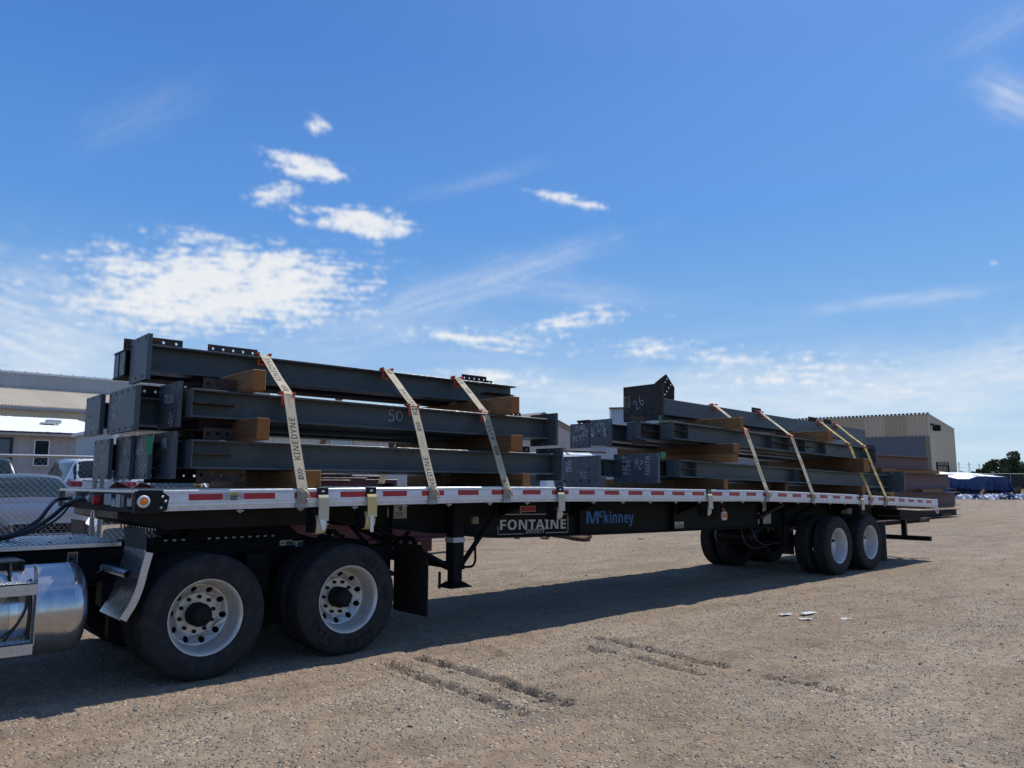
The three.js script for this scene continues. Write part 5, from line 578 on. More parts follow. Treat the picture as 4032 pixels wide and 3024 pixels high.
{ // large metal hall at the left
  const zu = -74, zl = -64, x0 = zAt(-350, 1600, zl).x, x1 = zAt(1000, 1600, zl).x, yT = zAt(0, 1462, zu).y, yR = zAt(0, 1514, zu).y, yE = zAt(0, 1598, zl).y, yF = zAt(0, 1609, zl).y;
  const o = local('metal_hall', 'tall corrugated metal hall with a sunlit lower roof behind the white-roofed office', 'building'); o.position.set(x0, 0, zl); const L = x1 - x0;
  corrugated(o, 'upper_wall_panel', V(-3, yR - 0.4, zu - zl), V(L + 6, yR - 0.4, zu - zl), V(0, yT - yR + 0.4, 0), 0.205, 0.05, siding([0.42, 0.46, 0.49]));
  corrugated(o, 'roof_panel', V(-3, yE, 0.25), V(L + 6, yE, 0.25), V(0, yR - 0.35 - yE, zu - zl - 0.1), 0.21, 0.12, siding([0.84, 0.75, 0.60]));
  corrugated(o, 'wall_panel', V(-3, 0.9, 0), V(L + 6, 0.9, 0), V(0, yF - 0.9, 0), 0.21, 0.08, siding([0.74, 0.66, 0.50]));
  obj('ridge_trim', bx(-3, L + 6, yT - 0.05, yT + 0.12, zu - zl - 0.1, zu - zl + 0.10, 0), std([0.6, 0.63, 0.66], 0.5), o); obj('eave_gutter', [bx(-3, L + 6, yF, yE + 0.02, 0.08, 0.34, 0.01)], std([0.33, 0.34, 0.35], 0.5), o); obj('roof_flashing', bx(-3, L + 6, yR - 0.42, yR - 0.33, zu - zl + 0.05, zu - zl + 0.16, 0), std([0.09, 0.08, 0.10], 0.6), o); obj('back_volume', bx(-2.9, L + 5.9, 0, yT - 0.1, zu - zl - 14, zu - zl - 0.06, 0), std([0.4, 0.42, 0.44], 0.7), o); obj('core', bx(-2.9, L + 5.9, 0, yE - 0.1, zu - zl, -0.08, 0), std([0.4, 0.4, 0.38], 0.7), o); for (let i = 0; i < 60; i++) obj('ridge_cap', bx(i * 0.95 - 3, i * 0.95 - 2.9, yT + 0.12, yT + 0.2, zu - zl - 0.05, zu - zl + 0.11, 0), std([0.66, 0.68, 0.7], 0.5), o);
}
// single-hung window built into a wall that faces +z of its parent
function windowZ(par, x0, x1, y0, y1, z, frameM, trimM, glassM = M.glass, split = 0.5) { const f = 0.05, t = obj('window', [bx(x0, x0 + f, y0, y1, z, z + 0.05, 0.004), bx(x1 - f, x1, y0, y1, z, z + 0.05, 0.004), bx(x0 + f, x1 - f, y1 - f, y1, z, z + 0.05, 0.004), bx(x0 + f, x1 - f, y0, y0 + f, z, z + 0.05, 0.004), bx(x0 + f, x1 - f, mix(y0, y1, split) - 0.025, mix(y0, y1, split) + 0.025, z, z + 0.06, 0.004)], frameM, par); for (const [a, b] of [[y0 + f, mix(y0, y1, split) - 0.025], [mix(y0, y1, split) + 0.025, y1 - f]]) obj('pane', bx(x0 + f, x1 - f, a, b, z + 0.012, z + 0.02, 0), glassM, t); if (trimM) { const k = 0.13; obj('window_trim', [bx(x0 - k, x0 - 0.002, y0 - k, y1 + k, z, z + 0.025, 0.003), bx(x1 + 0.002, x1 + k, y0 - k, y1 + k, z, z + 0.025, 0.003), bx(x0 - 0.001, x1 + 0.001, y1 + 0.002, y1 + k, z, z + 0.025, 0.003), bx(x0 - 0.001, x1 + 0.001, y0 - k, y0 - 0.002, z, z + 0.025, 0.003)], trimM, t); } return t; }
const sideT = tex(256, 256, (u, v) => { const g = (u * 6) % 1, k = g < 0.035 ? 0.78 : 1; return (0.93 + 0.05 * pn(u, v, 6, 3)) * k; });
const wallM = (c) => std(c, 0.75, 0, { map: rep(sideT, 0.5, 0.5) });
{ // white-roofed office at the left
  const z = -34, x0 = zAt(-300, 1750, z).x, x1 = zAt(454, 1750, z).x, L = x1 - x0, o = local('site_office', 'beige modular office with a bright white low roof behind the parked cars', 'building'); o.position.set(x0, 0, z);
  const ye = zAt(0, 1711, z).y, yf = zAt(0, 1697, z + 0.4).y, yr = zAt(0, 1637, -44).y, gx = px => zAt(px, 1780, z).x - x0, gy = (px, py) => zAt(px, py, z).y;
  obj('wall', bx(0, L, 0.3, ye + 0.1, -9, 0, 0), wallM([0.52, 0.475, 0.45]), o); obj('fascia', bx(-0.3, L + 0.3, ye - 0.02, yf - 0.03, 0.001, 0.42, 0.01), std([0.46, 0.40, 0.34], 0.7), o); obj('drip_edge', bx(-0.3, L + 0.3, yf - 0.03, yf + 0.03, 0.0, 0.46, 0), std([0.05, 0.04, 0.06], 0.6), o);
  obj('roof', [sheet((u, v) => [-0.35 + u * (L + 0.7), mix(yf + 0.031, yr, v) + 0.02 * fbm2(u * 30, v * 6, 3), mix(0.47, -10, v)], 60, 12), bx(-0.3, L + 0.3, yf - 0.5, yf, -10, -0.01, 0)], std([0.80, 0.80, 0.79], 0.7), o); { const p = zAt(212, 1563 + 98, -38.5); obj('roof_vent', [bx(p.x - x0 - 0.35, p.x - x0 + 0.3, p.y - 0.1, p.y + 0.1, -4.8, -4.2, 0.03), bx(p.x - x0 - 0.6, p.x - x0, p.y - 0.14, p.y - 0.06, -4.7, -4.1, 0.02)], std([0.45, 0.45, 0.46], 0.7), o); }
  const wf = std([0.75, 0.76, 0.78], 0.5), tr = std([0.42, 0.36, 0.29], 0.7); windowZ(o, gx(131), gx(194), gy(160, 1836), gy(160, 1731), 0.002, wf, tr, undefined, 0.42); windowZ(o, gx(357), gx(420), gy(380, 1836), gy(380, 1735), 0.002, wf, tr, undefined, 0.42);
  const dr = obj('door', [bx(gx(-40), gx(36), gy(0, 1870), gy(0, 1728), 0.002, 0.04, 0.01)], std([0.12, 0.14, 0.16], 0.35), o); obj('door_frame', [bx(gx(36) + 0.002, gx(48), gy(0, 1870), gy(0, 1722), 0.002, 0.06, 0), bx(gx(-40), gx(36), gy(0, 1728) + 0.002, gy(0, 1722), 0.002, 0.06, 0)], std([0.02, 0.02, 0.03], 0.5), dr); obj('door_trim', bx(gx(49), gx(56), gy(0, 1870), gy(0, 1716), 0.002, 0.03, 0), tr, dr); obj('handle', cyl([gx(26), gy(0, 1812), 0.04], [gx(26), gy(0, 1812), 0.1], 0.04), M.galv, dr);
}
{ // white-sided modular building seen through the gaps of the front stack
  const z = -24, x0 = zAt(454, 1750, z).x, x1 = zAt(1960, 1750, z).x, L = x1 - x0, o = local('modular_building', 'pale panel-sided modular building with small windows behind the front stack', 'building'); o.position.set(x0, 0, z); const gy = (px, py) => zAt(px, py, z).y, yt = gy(460, 1692), gx = px => zAt(px, 1740, z).x - x0;
  obj('wall', bx(0, L, 0.3, yt, -6, 0, 0), wallM([0.60, 0.59, 0.56]), o); obj('roof_edge', bx(-0.15, L + 0.15, yt + 0.002, yt + 0.14, -6.2, 0.2, 0.01), std([0.7, 0.7, 0.69], 0.6), o); const wf = std([0.66, 0.66, 0.66], 0.5), tr = std([0.40, 0.34, 0.27], 0.7), gl = std([0.32, 0.42, 0.50], 0.15); for (const [a, b] of [[488, 520], [560, 606], [1302, 1383], [1640, 1700]]) windowZ(o, gx(a), gx(b), gy((a + b) / 2, 1800), gy((a + b) / 2, a < 700 ? 1712 : 1722), 0.002, wf, tr, a < 700 ? M.black : gl); obj('corner_trim', bx(-0.08, 0.08, 0.3, yt, 0.002, 0.03, 0), std([0.66, 0.65, 0.62], 0.6), o);
}
{ // gabled modular building between the stacks
  const z = -22, P = (px, py) => { const q = zAt(px, py, z); return [q.x, q.y]; }, [x0] = P(1965, 1750), [x1] = P(2296, 1750), o = thing('gabled_office', 'beige gable-ended office with brown roof trim between the two steel stacks', 'building', [x0, 0, z]); const eL = P(1965, 1727), eR = P(2296, 1717), ap = P(2135, 1634);
  obj('gable_wall', plateZ([[x0, 0.2], [x1, 0.2], [eR[0], eR[1]], ap, [eL[0], eL[1]]], z - 8, 8), wallM([0.56, 0.50, 0.44]), o); for (const e of [eL, eR]) obj('rake_trim', bar([ap[0], ap[1] + 0.02, z + 0.04], [e[0] + (e === eR ? 0.3 : -0.3), e[1] + 0.02 - 0.15, z + 0.04], 0.22, 0.08, 0.01), std([0.30, 0.23, 0.17], 0.7), o); for (const e of [eL, eR]) obj('roof_slope', sheet((u, v) => [mix(ap[0], e[0] + (e === eR ? 0.4 : -0.4), u), mix(ap[1], e[1] - 0.2, u) + 0.14, z + 0.15 - v * 8.4], 2, 2), std([0.26, 0.22, 0.19], 0.8), o); const b1 = P(2200, 1741)[1]; obj('band_board', bx(x0, x1, b1 - 0.07, b1 + 0.05, z + 0.002, z + 0.03, 0), std([0.46, 0.41, 0.35], 0.7), o);
  obj('wall_vent', bx(P(2218, 1770)[0], P(2229, 1770)[0], P(2220, 1778)[1], P(2220, 1765)[1], z + 0.002, z + 0.05, 0.01), std([0.1, 0.1, 0.1], 0.6), o);
}
const YAWC = TH - Math.PI / 2;      // heading of the picture plane
{ // blue-white ribbed shed behind the rear stack
  const D = 46, A = dAt(2410, 1900, D), o = local('ribbed_shed', 'ribbed pale blue metal shed with a low lean-to behind the head of the rear stack', 'building'); o.position.set(A.x, 0, A.z); o.rotation.y = YAWC - 0.22; const k = D / FPX, H = 1.5863 + (1903 - 1610) * k; const ms = [std([0.47, 0.52, 0.57], 0.5), std([0.45, 0.50, 0.55], 0.5)];
  corrugated(o, 'wall_panel', V(0, 0, 0), V(4.6, 0, 0), V(0, H, 0), 0.15, 0.05, ms); obj('roof_edge', bx(-0.1, 4.9, H, H + 0.1, -8, 0.15, 0), std([0.16, 0.1, 0.1], 0.6), o); obj('core', bx(0.05, 4.6, 0, H - 0.01, -8, -0.02, 0), ms[0], o); obj('corner_trim', bx(-0.08, 0.04, 0, H, -0.02, 0.07, 0), std([0.7, 0.72, 0.74], 0.5), o); const h2 = 1.5863 + (1903 - 1752) * k; corrugated(o, 'leanto_panel', V(-1.42, 0, 2.2), V(0.5, 0, 2.2), V(0, h2, 0), 0.15, 0.05, ms); obj('leanto_core', bx(-1.4, 0.4, 0, h2 - 0.01, -1, 2.18, 0), ms[1], o); obj('stair_rail', bar([-1.2, h2 - 0.05, 2.3], [-0.15, h2 - 0.5, 2.3], 0.06, 0.05), std([0.35, 0.38, 0.42], 0.5), o);
}
{ // tan metal hall with a tall grey door at the right
  const D = 100, A = dAt(3675, 1903, D), o = local('tan_metal_hall', 'tan corrugated metal hall with a tall grey sliding door and floodlight', 'building'), phi = 0.243, sc = D / FPX; o.position.set(A.x, 0, A.z); o.rotation.y = phi; const H = 1.5863 + 271 * sc, W2 = 74;
  const tan = siding([0.64, 0.50, 0.32]), tanP = std([0.60, 0.48, 0.33], 0.6), q = tan.concat([tan[0], tanP]);
  const lp = (px, py) => { const d = ray(px, py), n = V(Math.cos(phi), 0, -Math.sin(phi)), t = A.clone().sub(EYE).dot(n) / d.dot(n), p = EYE.clone().addScaledVector(d, t).sub(V(A.x, 0, A.z)); p.applyAxisAngle(V(0, 1, 0), -phi); return p; };
  const d1 = lp(3643, 1717), d0 = lp(3330, 1717);
  corrugated(o, 'front_wall_panel', V(0, d1.y, -W2), V(0, d1.y, 0), V(0, H - d1.y, 0), 0.44, 0.13, q); corrugated(o, 'front_wall_panel', V(0, 0, d1.z), V(0, 0, 0), V(0, d1.y - 0.002, 0), 0.44, 0.13, q);
  corrugated(o, 'side_wall_panel', V(0, 0, 0), V(34, 0, 0), V(0, H, 0), 0.44, 0.04, siding([0.66, 0.55, 0.38])); obj('core', [bx(0.1, 33.9, 0, H - 0.02, -W2, -0.1, 0)], std([0.3, 0.3, 0.28], 0.8), o);
  const dr = obj('sliding_door', bx(-0.02, 0.02, 0.02, d1.y - 0.01, d0.z, d1.z, 0), std([0.135, 0.145, 0.165], 0.5, 0, { map: grime }), o); for (let i = 1; i < 4; i++) obj('door_seam', bx(-0.03, -0.021, 0.05, d1.y - 0.05, mix(d0.z, d1.z, i / 4) - 0.015, mix(d0.z, d1.z, i / 4) + 0.015, 0), std([0.12, 0.13, 0.15], 0.5), dr); obj('door_header', bx(-0.08, -0.01, d1.y - 0.008, d1.y + 0.14, d0.z - 0.1, d1.z + 0.1, 0), std([0.22, 0.22, 0.22], 0.6), o);
  obj('roof', bx(-0.15, 34, H, H + 0.1, -W2, 0.12, 0), std([0.40, 0.41, 0.42], 0.5), o); obj('corner_trim', [bx(-0.09, 0.06, 0, H, -0.06, 0.09, 0)], std([0.55, 0.54, 0.5], 0.6), o); for (let i = 0; i < 150; i++) obj('roof_rib_end', bx(-0.24, 0.2, H + 0.1, H + 0.3, -0.25 - i * 0.48, 0.03 - i * 0.48, 0), std([0.05, 0.05, 0.055], 0.6), o);
  const fl = obj('floodlight', [bx(0.3, 1.5, H - 2.1, H - 1.3, 0.3, 1.2, 0.08)], M.blackM, o); obj('lamp_bracket', bar([0.6, H - 1.2, 0.05], [0.9, H - 1.3, 0.5], 0.2, 0.2), M.blackM, fl);
}
// ---------------------------------------------------------------- parked vehicles
function vehicle(spec, label, color, type, group) {
  const o = local(spec.name || type.replace(' ', '_'), label, type, group), { L, st } = spec, N = 40, cat = (a, b, c, d, t) => 0.5 * ((2 * b) + (-a + c) * t + (2 * a - 5 * b + 4 * c - d) * t * t + (-a + 3 * b - 3 * c + d) * t * t * t);
  const at = t => { let i = 0; while (i < st.length - 2 && t > st[i + 1][0]) i++; const u = (t - st[i][0]) / (st[i + 1][0] - st[i][0]), k = j => st[Math.max(0, Math.min(st.length - 1, j))]; return [1, 2, 3, 4, 5].map(q => { const v = cat(k(i - 1)[q], k(i)[q], k(i + 1)[q], k(i + 2)[q], u), lo = Math.min(k(i)[q], k(i + 1)[q]), hi = Math.max(k(i)[q], k(i + 1)[q]); return Math.min(hi + 0.01, Math.max(lo - 0.01, v)); }); };
  const sec = t => { const [hw, yb, ys, yr, wr] = at(t), h = [[hw * 0.88, yb], [hw * 0.985, yb + 0.10], [hw, mix(yb, ys, 0.55)], [hw * 0.965, ys], [mix(hw * 0.95, wr, 0.55), mix(ys, yr, 0.55)], [wr, mix(ys, yr, 0.93)], [wr * 0.6, yr - 0.004], [0, yr + 0.008]]; return h.concat(h.slice(0, 7).reverse().map(([x, y]) => [-x, y])); };
  const S = (t, k) => { const p = sec(t), i = Math.min(13, Math.floor(k)), f = k - i; return V(mix(p[i][0], p[i + 1][0], f), mix(p[i][1], p[i + 1][1], f), L / 2 - t * L); };
  const patch = (t0, t1, k0, k1, off, nu = 10, nv = 10) => sheet((u, v) => { const t = mix(t0, t1, v), k = mix(k0, k1, u), p = S(t, k), a = S(Math.min(1, t + 0.004), k).sub(S(Math.max(0, t - 0.004), k)), b = S(t, Math.min(14, k + 0.05)).sub(S(t, Math.max(0, k - 0.05))), n = b.cross(a).normalize(); if (n.dot(V(p.x, p.y - 0.7, (p.z) * 0.3)) < 0) n.negate(); return p.addScaledVector(n, off).toArray(); }, nu, nv);
  const paint = new THREE.MeshPhysicalMaterial({ color: C(...color), roughness: 0.35, metalness: spec.metal || 0, clearcoat: 0.4, clearcoatRoughness: 0.1 });
  const cap = t => { const p = sec(t); return ext(p, 0.01, []).translate(0, 0, L / 2 - t * L - (t > 0.5 ? 0 : 0.01)); };
  const body = obj('body', [patch(0, 1, 0, 14, 0, 28, N), cap(0), cap(1), bx(-0.7, 0.7, 0.22, 0.35, -L / 2 + 0.3, L / 2 - 0.3, 0)], paint, o);
  for (const [t0, t1, k0, k1] of spec.glass) obj('window', patch(t0, t1, k0, k1, 0.008), M.glass, body);
  for (const [t0, t1, k0, k1] of spec.head || []) { obj('headlight', patch(t0, t1, k0, k1, 0.012), new THREE.MeshPhysicalMaterial({ color: C(0.45, 0.47, 0.47), roughness: 0.1, metalness: 0.3, clearcoat: 1 }), o); obj('headlight', patch(t0, t1, 14 - k1, 14 - k0, 0.012), new THREE.MeshPhysicalMaterial({ color: C(0.45, 0.47, 0.47), roughness: 0.1, metalness: 0.3, clearcoat: 1 }), o); }
  for (const [t0, t1, k0, k1] of spec.tail || []) for (const m of [0, 1]) obj('tail_light', patch(t0, t1, m ? 14 - k1 : k0, m ? 14 - k0 : k1, 0.014), new THREE.MeshPhysicalMaterial({ color: C(0.33, 0.012, 0.02), roughness: 0.15, clearcoat: 1 }), o);
  const r = spec.wr || 0.33; for (const z of [L / 2 - spec.wf * L, L / 2 - spec.wb * L]) for (const s of [1, -1]) { const x = s * (spec.W / 2 - 0.11); const w = obj('wheel', [cyl([x - 0.11, r, z], [x + 0.11, r, z], r, r, 28)], M.rubber, o); obj('rim', cyl([x + s * 0.1, r, z], [x + s * 0.116, r, z], r * 0.66, r * 0.6, 20), M.alu, w); obj('wheel_arch', new THREE.CylinderGeometry(r + 0.07, r + 0.07, 0.03, 24, 1, false, 0, 6.3).rotateZ(Math.PI / 2).translate(s * (spec.W / 2 - 0.005), r + 0.02, z), M.black0, o); }
  for (const s of [1, -1]) { const m = obj('mirror', new THREE.SphereGeometry(0.12, 12, 8).scale(1, 0.75, 0.6).translate(s * (spec.W / 2 + 0.1), spec.mir[1], L / 2 - spec.mir[0] * L), spec.mirM ? M.black : paint, o); }
  (spec.extra || (() => { }))(o, { patch, L, paint, S }); return o;
}
const sedanSpec = { name: 'sedan', L: 4.85, W: 1.86, metal: 0.25, wf: 0.19, wb: 0.78, mir: [0.36, 0.98], st: [[0, 0.70, 0.22, 0.56, 0.64, 0.55], [0.025, 0.80, 0.2, 0.66, 0.75, 0.62], [0.07, 0.87, 0.2, 0.76, 0.85, 0.66], [0.16, 0.905, 0.2, 0.86, 0.95, 0.70], [0.265, 0.92, 0.2, 0.93, 1.02, 0.70], [0.43, 0.925, 0.2, 0.95, 1.40, 0.58], [0.56, 0.925, 0.2, 0.96, 1.46, 0.57], [0.70, 0.92, 0.2, 0.98, 1.40, 0.55], [0.86, 0.91, 0.22, 1.0, 1.12, 0.66], [0.95, 0.87, 0.26, 0.96, 1.06, 0.66], [1, 0.76, 0.32, 0.86, 0.92, 0.55]], glass: [[0.285, 0.425, 4.1, 9.9], [0.36, 0.80, 3.2, 4.75], [0.36, 0.80, 9.25, 10.8], [0.72, 0.85, 4.4, 9.6]], head: [[0.006, 0.10, 2.35, 3.35]], tail: [[0.95, 0.995, 2.6, 3.4]],
  extra: (o, { L, paint }) => { const z = L / 2; obj('grille', bx(-0.44, 0.44, 0.50, 0.64, z - 0.01, z + 0.022, 0.01), M.black0, o); obj('grille_frame', [bx(-0.50, 0.50, 0.64, 0.672, z - 0.01, z + 0.032, 0.008), bx(-0.46, 0.46, 0.47, 0.495, z - 0.01, z + 0.03, 0.008), bar([-0.49, 0.655, z + 0.02], [-0.44, 0.48, z + 0.02], 0.03, 0.02), bar([0.49, 0.655, z + 0.02], [0.44, 0.48, z + 0.02], 0.03, 0.02)], M.chrome, o); const gs = []; for (let i = 0; i < 16; i++) for (let j = 0; j < 4; j++) gs.push(bx(-0.43 + i * 0.055 + (j % 2) * 0.027, -0.40 + i * 0.055 + (j % 2) * 0.027, 0.515 + j * 0.032, 0.522 + j * 0.032, z + 0.022, z + 0.027, 0)); obj('grille_mesh', gs, M.chrome, o).userData.kind = 'stuff'; obj('badge', letters('KIA', 0.13, 0.045, fBold, 0.006).translate(-0.065, 0.70, z + 0.005), M.chrome, o); obj('lower_intake', bx(-0.5, 0.5, 0.26, 0.36, z - 0.01, z + 0.015, 0.01), M.black0, o); for (const s of [1, -1]) obj('fog_lamp_recess', bx(s * 0.54 - 0.1, s * 0.54 + 0.1, 0.30, 0.40, z - 0.05, z + 0.008, 0.01), M.black0, o); obj('sun_strip', bx(-0.6, 0.6, 1.0, 1.0, 0, 0.001, 0), paint, o).visible = true; } };
sedanSpec.extra = (f => (o, q) => { f(o, q); const b = o.children.find(c => c.name === 'sun_strip'); o.remove(b); })(sedanSpec.extra);
const suvSpec = (H, W, extra) => ({ name: 'suv', L: 4.7, W, wf: 0.19, wb: 0.79, wr: 0.37, mir: [0.34, 1.12], mirM: 1, st: [[0, 0.74, 0.3, 0.75, 0.86, 0.6], [0.03, 0.86, 0.26, 0.86, 0.98, 0.68], [0.10, W / 2 - 0.02, 0.25, 0.95, 1.06, 0.72], [0.27, W / 2, 0.25, 1.02, 1.14, 0.74], [0.40, W / 2, 0.25, 1.05, H - 0.08, 0.64], [0.55, W / 2, 0.25, 1.06, H, 0.66], [0.80, W / 2, 0.25, 1.07, H - 0.01, 0.65], [0.93, W / 2 - 0.01, 0.27, 1.07, H - 0.06, 0.62], [0.975, W / 2 - 0.03, 0.3, 1.06, H - 0.35, 0.64], [1, W / 2 - 0.08, 0.34, 1.0, 1.14, 0.66]], glass: [[0.285, 0.39, 4.1, 9.9], [0.36, 0.88, 3.2, 4.75], [0.36, 0.88, 9.25, 10.8], [0.935, 0.992, 4.25, 9.75]], head: [[0.008, 0.08, 2.4, 3.3]], tail: [[0.955, 0.999, 2.2, 3.5]],
  extra: (o, { L, S, paint }) => { obj('rear_bumper', bx(-W / 2 + 0.08, W / 2 - 0.08, 0.38, 0.6, -L / 2 - 0.1, -L / 2 + 0.1, 0.03), paint, o); for (const s of [1, -1]) obj('tail_light', bx(s * (W / 2 - 0.12), s * (W / 2 - 0.42), 0.97, 1.13, -L / 2 - 0.012, -L / 2 + 0.02, 0.008), new THREE.MeshPhysicalMaterial({ color: C(0.33, 0.012, 0.02), roughness: 0.15, clearcoat: 1 }), o); obj('licence_plate', bx(-0.17, 0.17, 0.72, 0.86, -L / 2 - 0.03, -L / 2 - 0.01, 0), M.paper, o); obj('wiper', bar([0.05, 1.12, -L / 2 - 0.02], [0.5, 1.15, -L / 2 + 0.0], 0.02, 0.02), M.black0, o); obj('grille', bx(-0.5, 0.5, 0.6, 0.78, L / 2 - 0.02, L / 2 + 0.03, 0.01), M.black0, o); (extra || (() => { }))(o, L); } });
const stand = (o, px, D, ry) => { const p = dAt(px, 1903, D); o.position.set(p.x, groundY(p.x, p.z), p.z); o.rotation.y = ry; };
{
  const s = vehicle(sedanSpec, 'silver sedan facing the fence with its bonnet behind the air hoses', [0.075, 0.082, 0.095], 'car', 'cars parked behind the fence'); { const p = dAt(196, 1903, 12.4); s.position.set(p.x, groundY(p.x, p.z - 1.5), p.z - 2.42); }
  const a = vehicle(suvSpec(1.80, 1.86), 'white SUV with a large red tail light parked beside the silver sedan', [0.66, 0.67, 0.67], 'car', 'cars parked behind the fence'); stand(a, 322, 24.0, Math.PI); const b = vehicle(suvSpec(1.88, 1.9, (o, L) => obj('roof_spoiler', bx(-0.62, 0.62, 1.80, 1.86, -L / 2 + 0.05, -L / 2 + 0.4, 0.03), std([0.6, 0.62, 0.64], 0.4), o)), 'taller white SUV with a roof spoiler parked deeper behind the fence', [0.62, 0.63, 0.64], 'car', 'cars parked behind the fence'); stand(b, 292, 30.5, Math.PI);
  const c = vehicle(suvSpec(1.86, 1.95), 'black SUV with a round door mirror behind the silver sedan', [0.012, 0.012, 0.015], 'car', 'cars parked behind the fence'); stand(c, -62, 26, 0.0);
  const e = vehicle(sedanSpec, 'pale car whose windscreen shows over the trailer deck beside the white SUV', [0.5, 0.52, 0.54], 'car', 'cars parked behind the fence'); stand(e, 690, 19.0, -0.25);
  const f = vehicle(suvSpec(1.75, 1.9), 'white car with an upright tailgate seen through the fence below the front stack', [0.6, 0.61, 0.62], 'car', 'cars parked behind the fence'); stand(f, 520, 24, Math.PI);
  const vs = suvSpec(2.66, 2.1, (o, L) => { for (const x of [0.6, -0.6]) obj('roof_rail', bx(x - 0.03, x + 0.03, 2.67, 2.73, -1.4, 0.9, 0.01), M.black, o); for (const z of [-0.9, 0.4]) obj('roof_crossbar', bx(-0.6, 0.6, 2.69, 2.73, z - 0.05, z + 0.05, 0.01), M.black, o); }); vs.name = 'van'; vs.L = 5.2; const v = vehicle(vs, 'white high-roofed van with a black roof rack between the two steel stacks', [0.68, 0.68, 0.68], 'van'); { const p = dAt(2270, 1903, 27.5); v.position.set(p.x, 0, p.z); v.rotation.y = Math.PI / 2; }
}
// ---------------------------------------------------------------- primer-red girders lying in the yard
function girder(x0, x1, y0, h, zc, w, label, m = M.primer, tf = 0.025, group = 'red girders lying behind the trailer') { const o = thing('steel_girder', label, 'steel beam', [x0, y0, zc], group); o.userData.kind = 'thing'; obj('flange', bx(x0, x1, y0 + h - tf, y0 + h, zc - w / 2, zc + w / 2, 0.004), m, o); obj('flange', bx(x0, x1, y0, y0 + tf, zc - w / 2, zc + w / 2, 0.004), m, o); obj('web', bx(x0 + 0.002, x1 - 0.002, y0 + tf, y0 + h - tf, zc - 0.01, zc + 0.01, 0), m, o); if (m === M.primer) for (let x = x0 + 0.4; x < x1 - 0.2; x += 2.3) obj('stiffener', bx(x, x + 0.014, y0 + tf + 0.001, y0 + h - tf - 0.001, zc + 0.011, zc + w / 2 - 0.01, 0), m, o); return o; }
const gX = (px, z) => zAt(px, 2050, z).x;
girder(gX(1000, -8.2), gX(1775, -8.2), 0.34, 0.42, -8.2, 0.34, 'lowest dark red girder behind the truck wheels'); girder(gX(850, -8.3), gX(1900, -8.3), 0.78, 0.44, -8.3, 0.34, 'middle dark red girder seen under the trailer bed'); girder(gX(900, -8.5), gX(1360, -8.5), 1.24, 0.42, -8.5, 0.34, 'upper dark red girder just above the trailer deck line');
{ // shallow red tray frames with stiffener rows on top of the girders
  for (const [px0, px1, py0, py1, z, lb] of [[1268, 1440, 1868, 1930, -8.5, 'red channel frame with slotted stiffeners showing above the deck'], [1440, 1562, 1876, 1930, -9.2, 'second red channel frame deeper behind the timber']]) { const a = zAt(px0, py1, z), b = zAt(px1, py0, z), o = thing('channel_frame', lb, 'steel frame', [a.x, a.y, z], 'red frames on the girders'); obj('front_plate', bx(a.x, b.x, a.y, b.y - 0.09, z, z + 0.012, 0), M.primer, o); obj('front_flange', bx(a.x - 0.05, b.x, b.y - 0.09, b.y - 0.075, z - 0.1, z + 0.06, 0.003), M.primer, o); obj('back_plate', bx(a.x - 0.5, b.x, a.y, b.y, z - 0.6, z - 0.588, 0), M.primer, o); obj('back_flange', bx(a.x - 0.5, b.x, b.y, b.y + 0.015, z - 0.65, z - 0.54, 0.003), M.primer, o); for (let x = a.x + 0.3; x < b.x; x += 0.45) obj('stiffener', plateX([[z - 0.58, a.y], [z, a.y], [z - 0.05, b.y - 0.1], [z - 0.55, b.y - 0.02]], x, 0.012), M.primer, o); }
  for (const [px, py, lb] of [[455, 1897, 'red triangular gusset lying on the deck under the green-tagged plate'], [552, 1901, 'second red triangular gusset lying on the deck beside the first']]) { const z = -2.35, b = zAt(px, py, z), o = thing('gusset', lb, 'steel plate', [b.x, deckY(b.x), z], 'red gussets on the trailer deck'); const yb = deckY(b.x) + 0.001; obj('plate', plateZ([[b.x - 0.07, yb], [b.x + 0.14, yb], [b.x, b.y]], z, 0.012), M.primer, o); obj('edge_flange', bar([b.x, b.y, z], [b.x + 0.14, yb + 0.006, z], 0.01, 0.10, 0), M.primerP, o); }
  // open box section lying by the landing gear
  const q = yAt(1700, 2172), o = thing('box_section', 'open-ended brown box section lying beside the landing gear', 'steel box', [q.x, 0, q.z]); const x = q.x, z = q.z, h = 0.33, w = 0.42; obj('top_plate', bx(x - 3.0, x, h - 0.014, h, z - w, z, 0), M.primerP, o); obj('side_plate', bx(x - 3.0, x, 0.032, h - 0.015, z - 0.014, z, 0), M.primer, o); obj('side_plate', bx(x - 3.0, x, 0.032, h - 0.015, z - w, z - w + 0.014, 0), M.primer, o); obj('bottom_plate', bx(x - 3, x, 0.018, 0.031, z - w, z, 0), M.primer, o); obj('inner_diaphragm', bx(x - 0.5, x - 0.49, 0.032, h - 0.015, z - w + 0.015, z - 0.015, 0), M.primer, o);
}
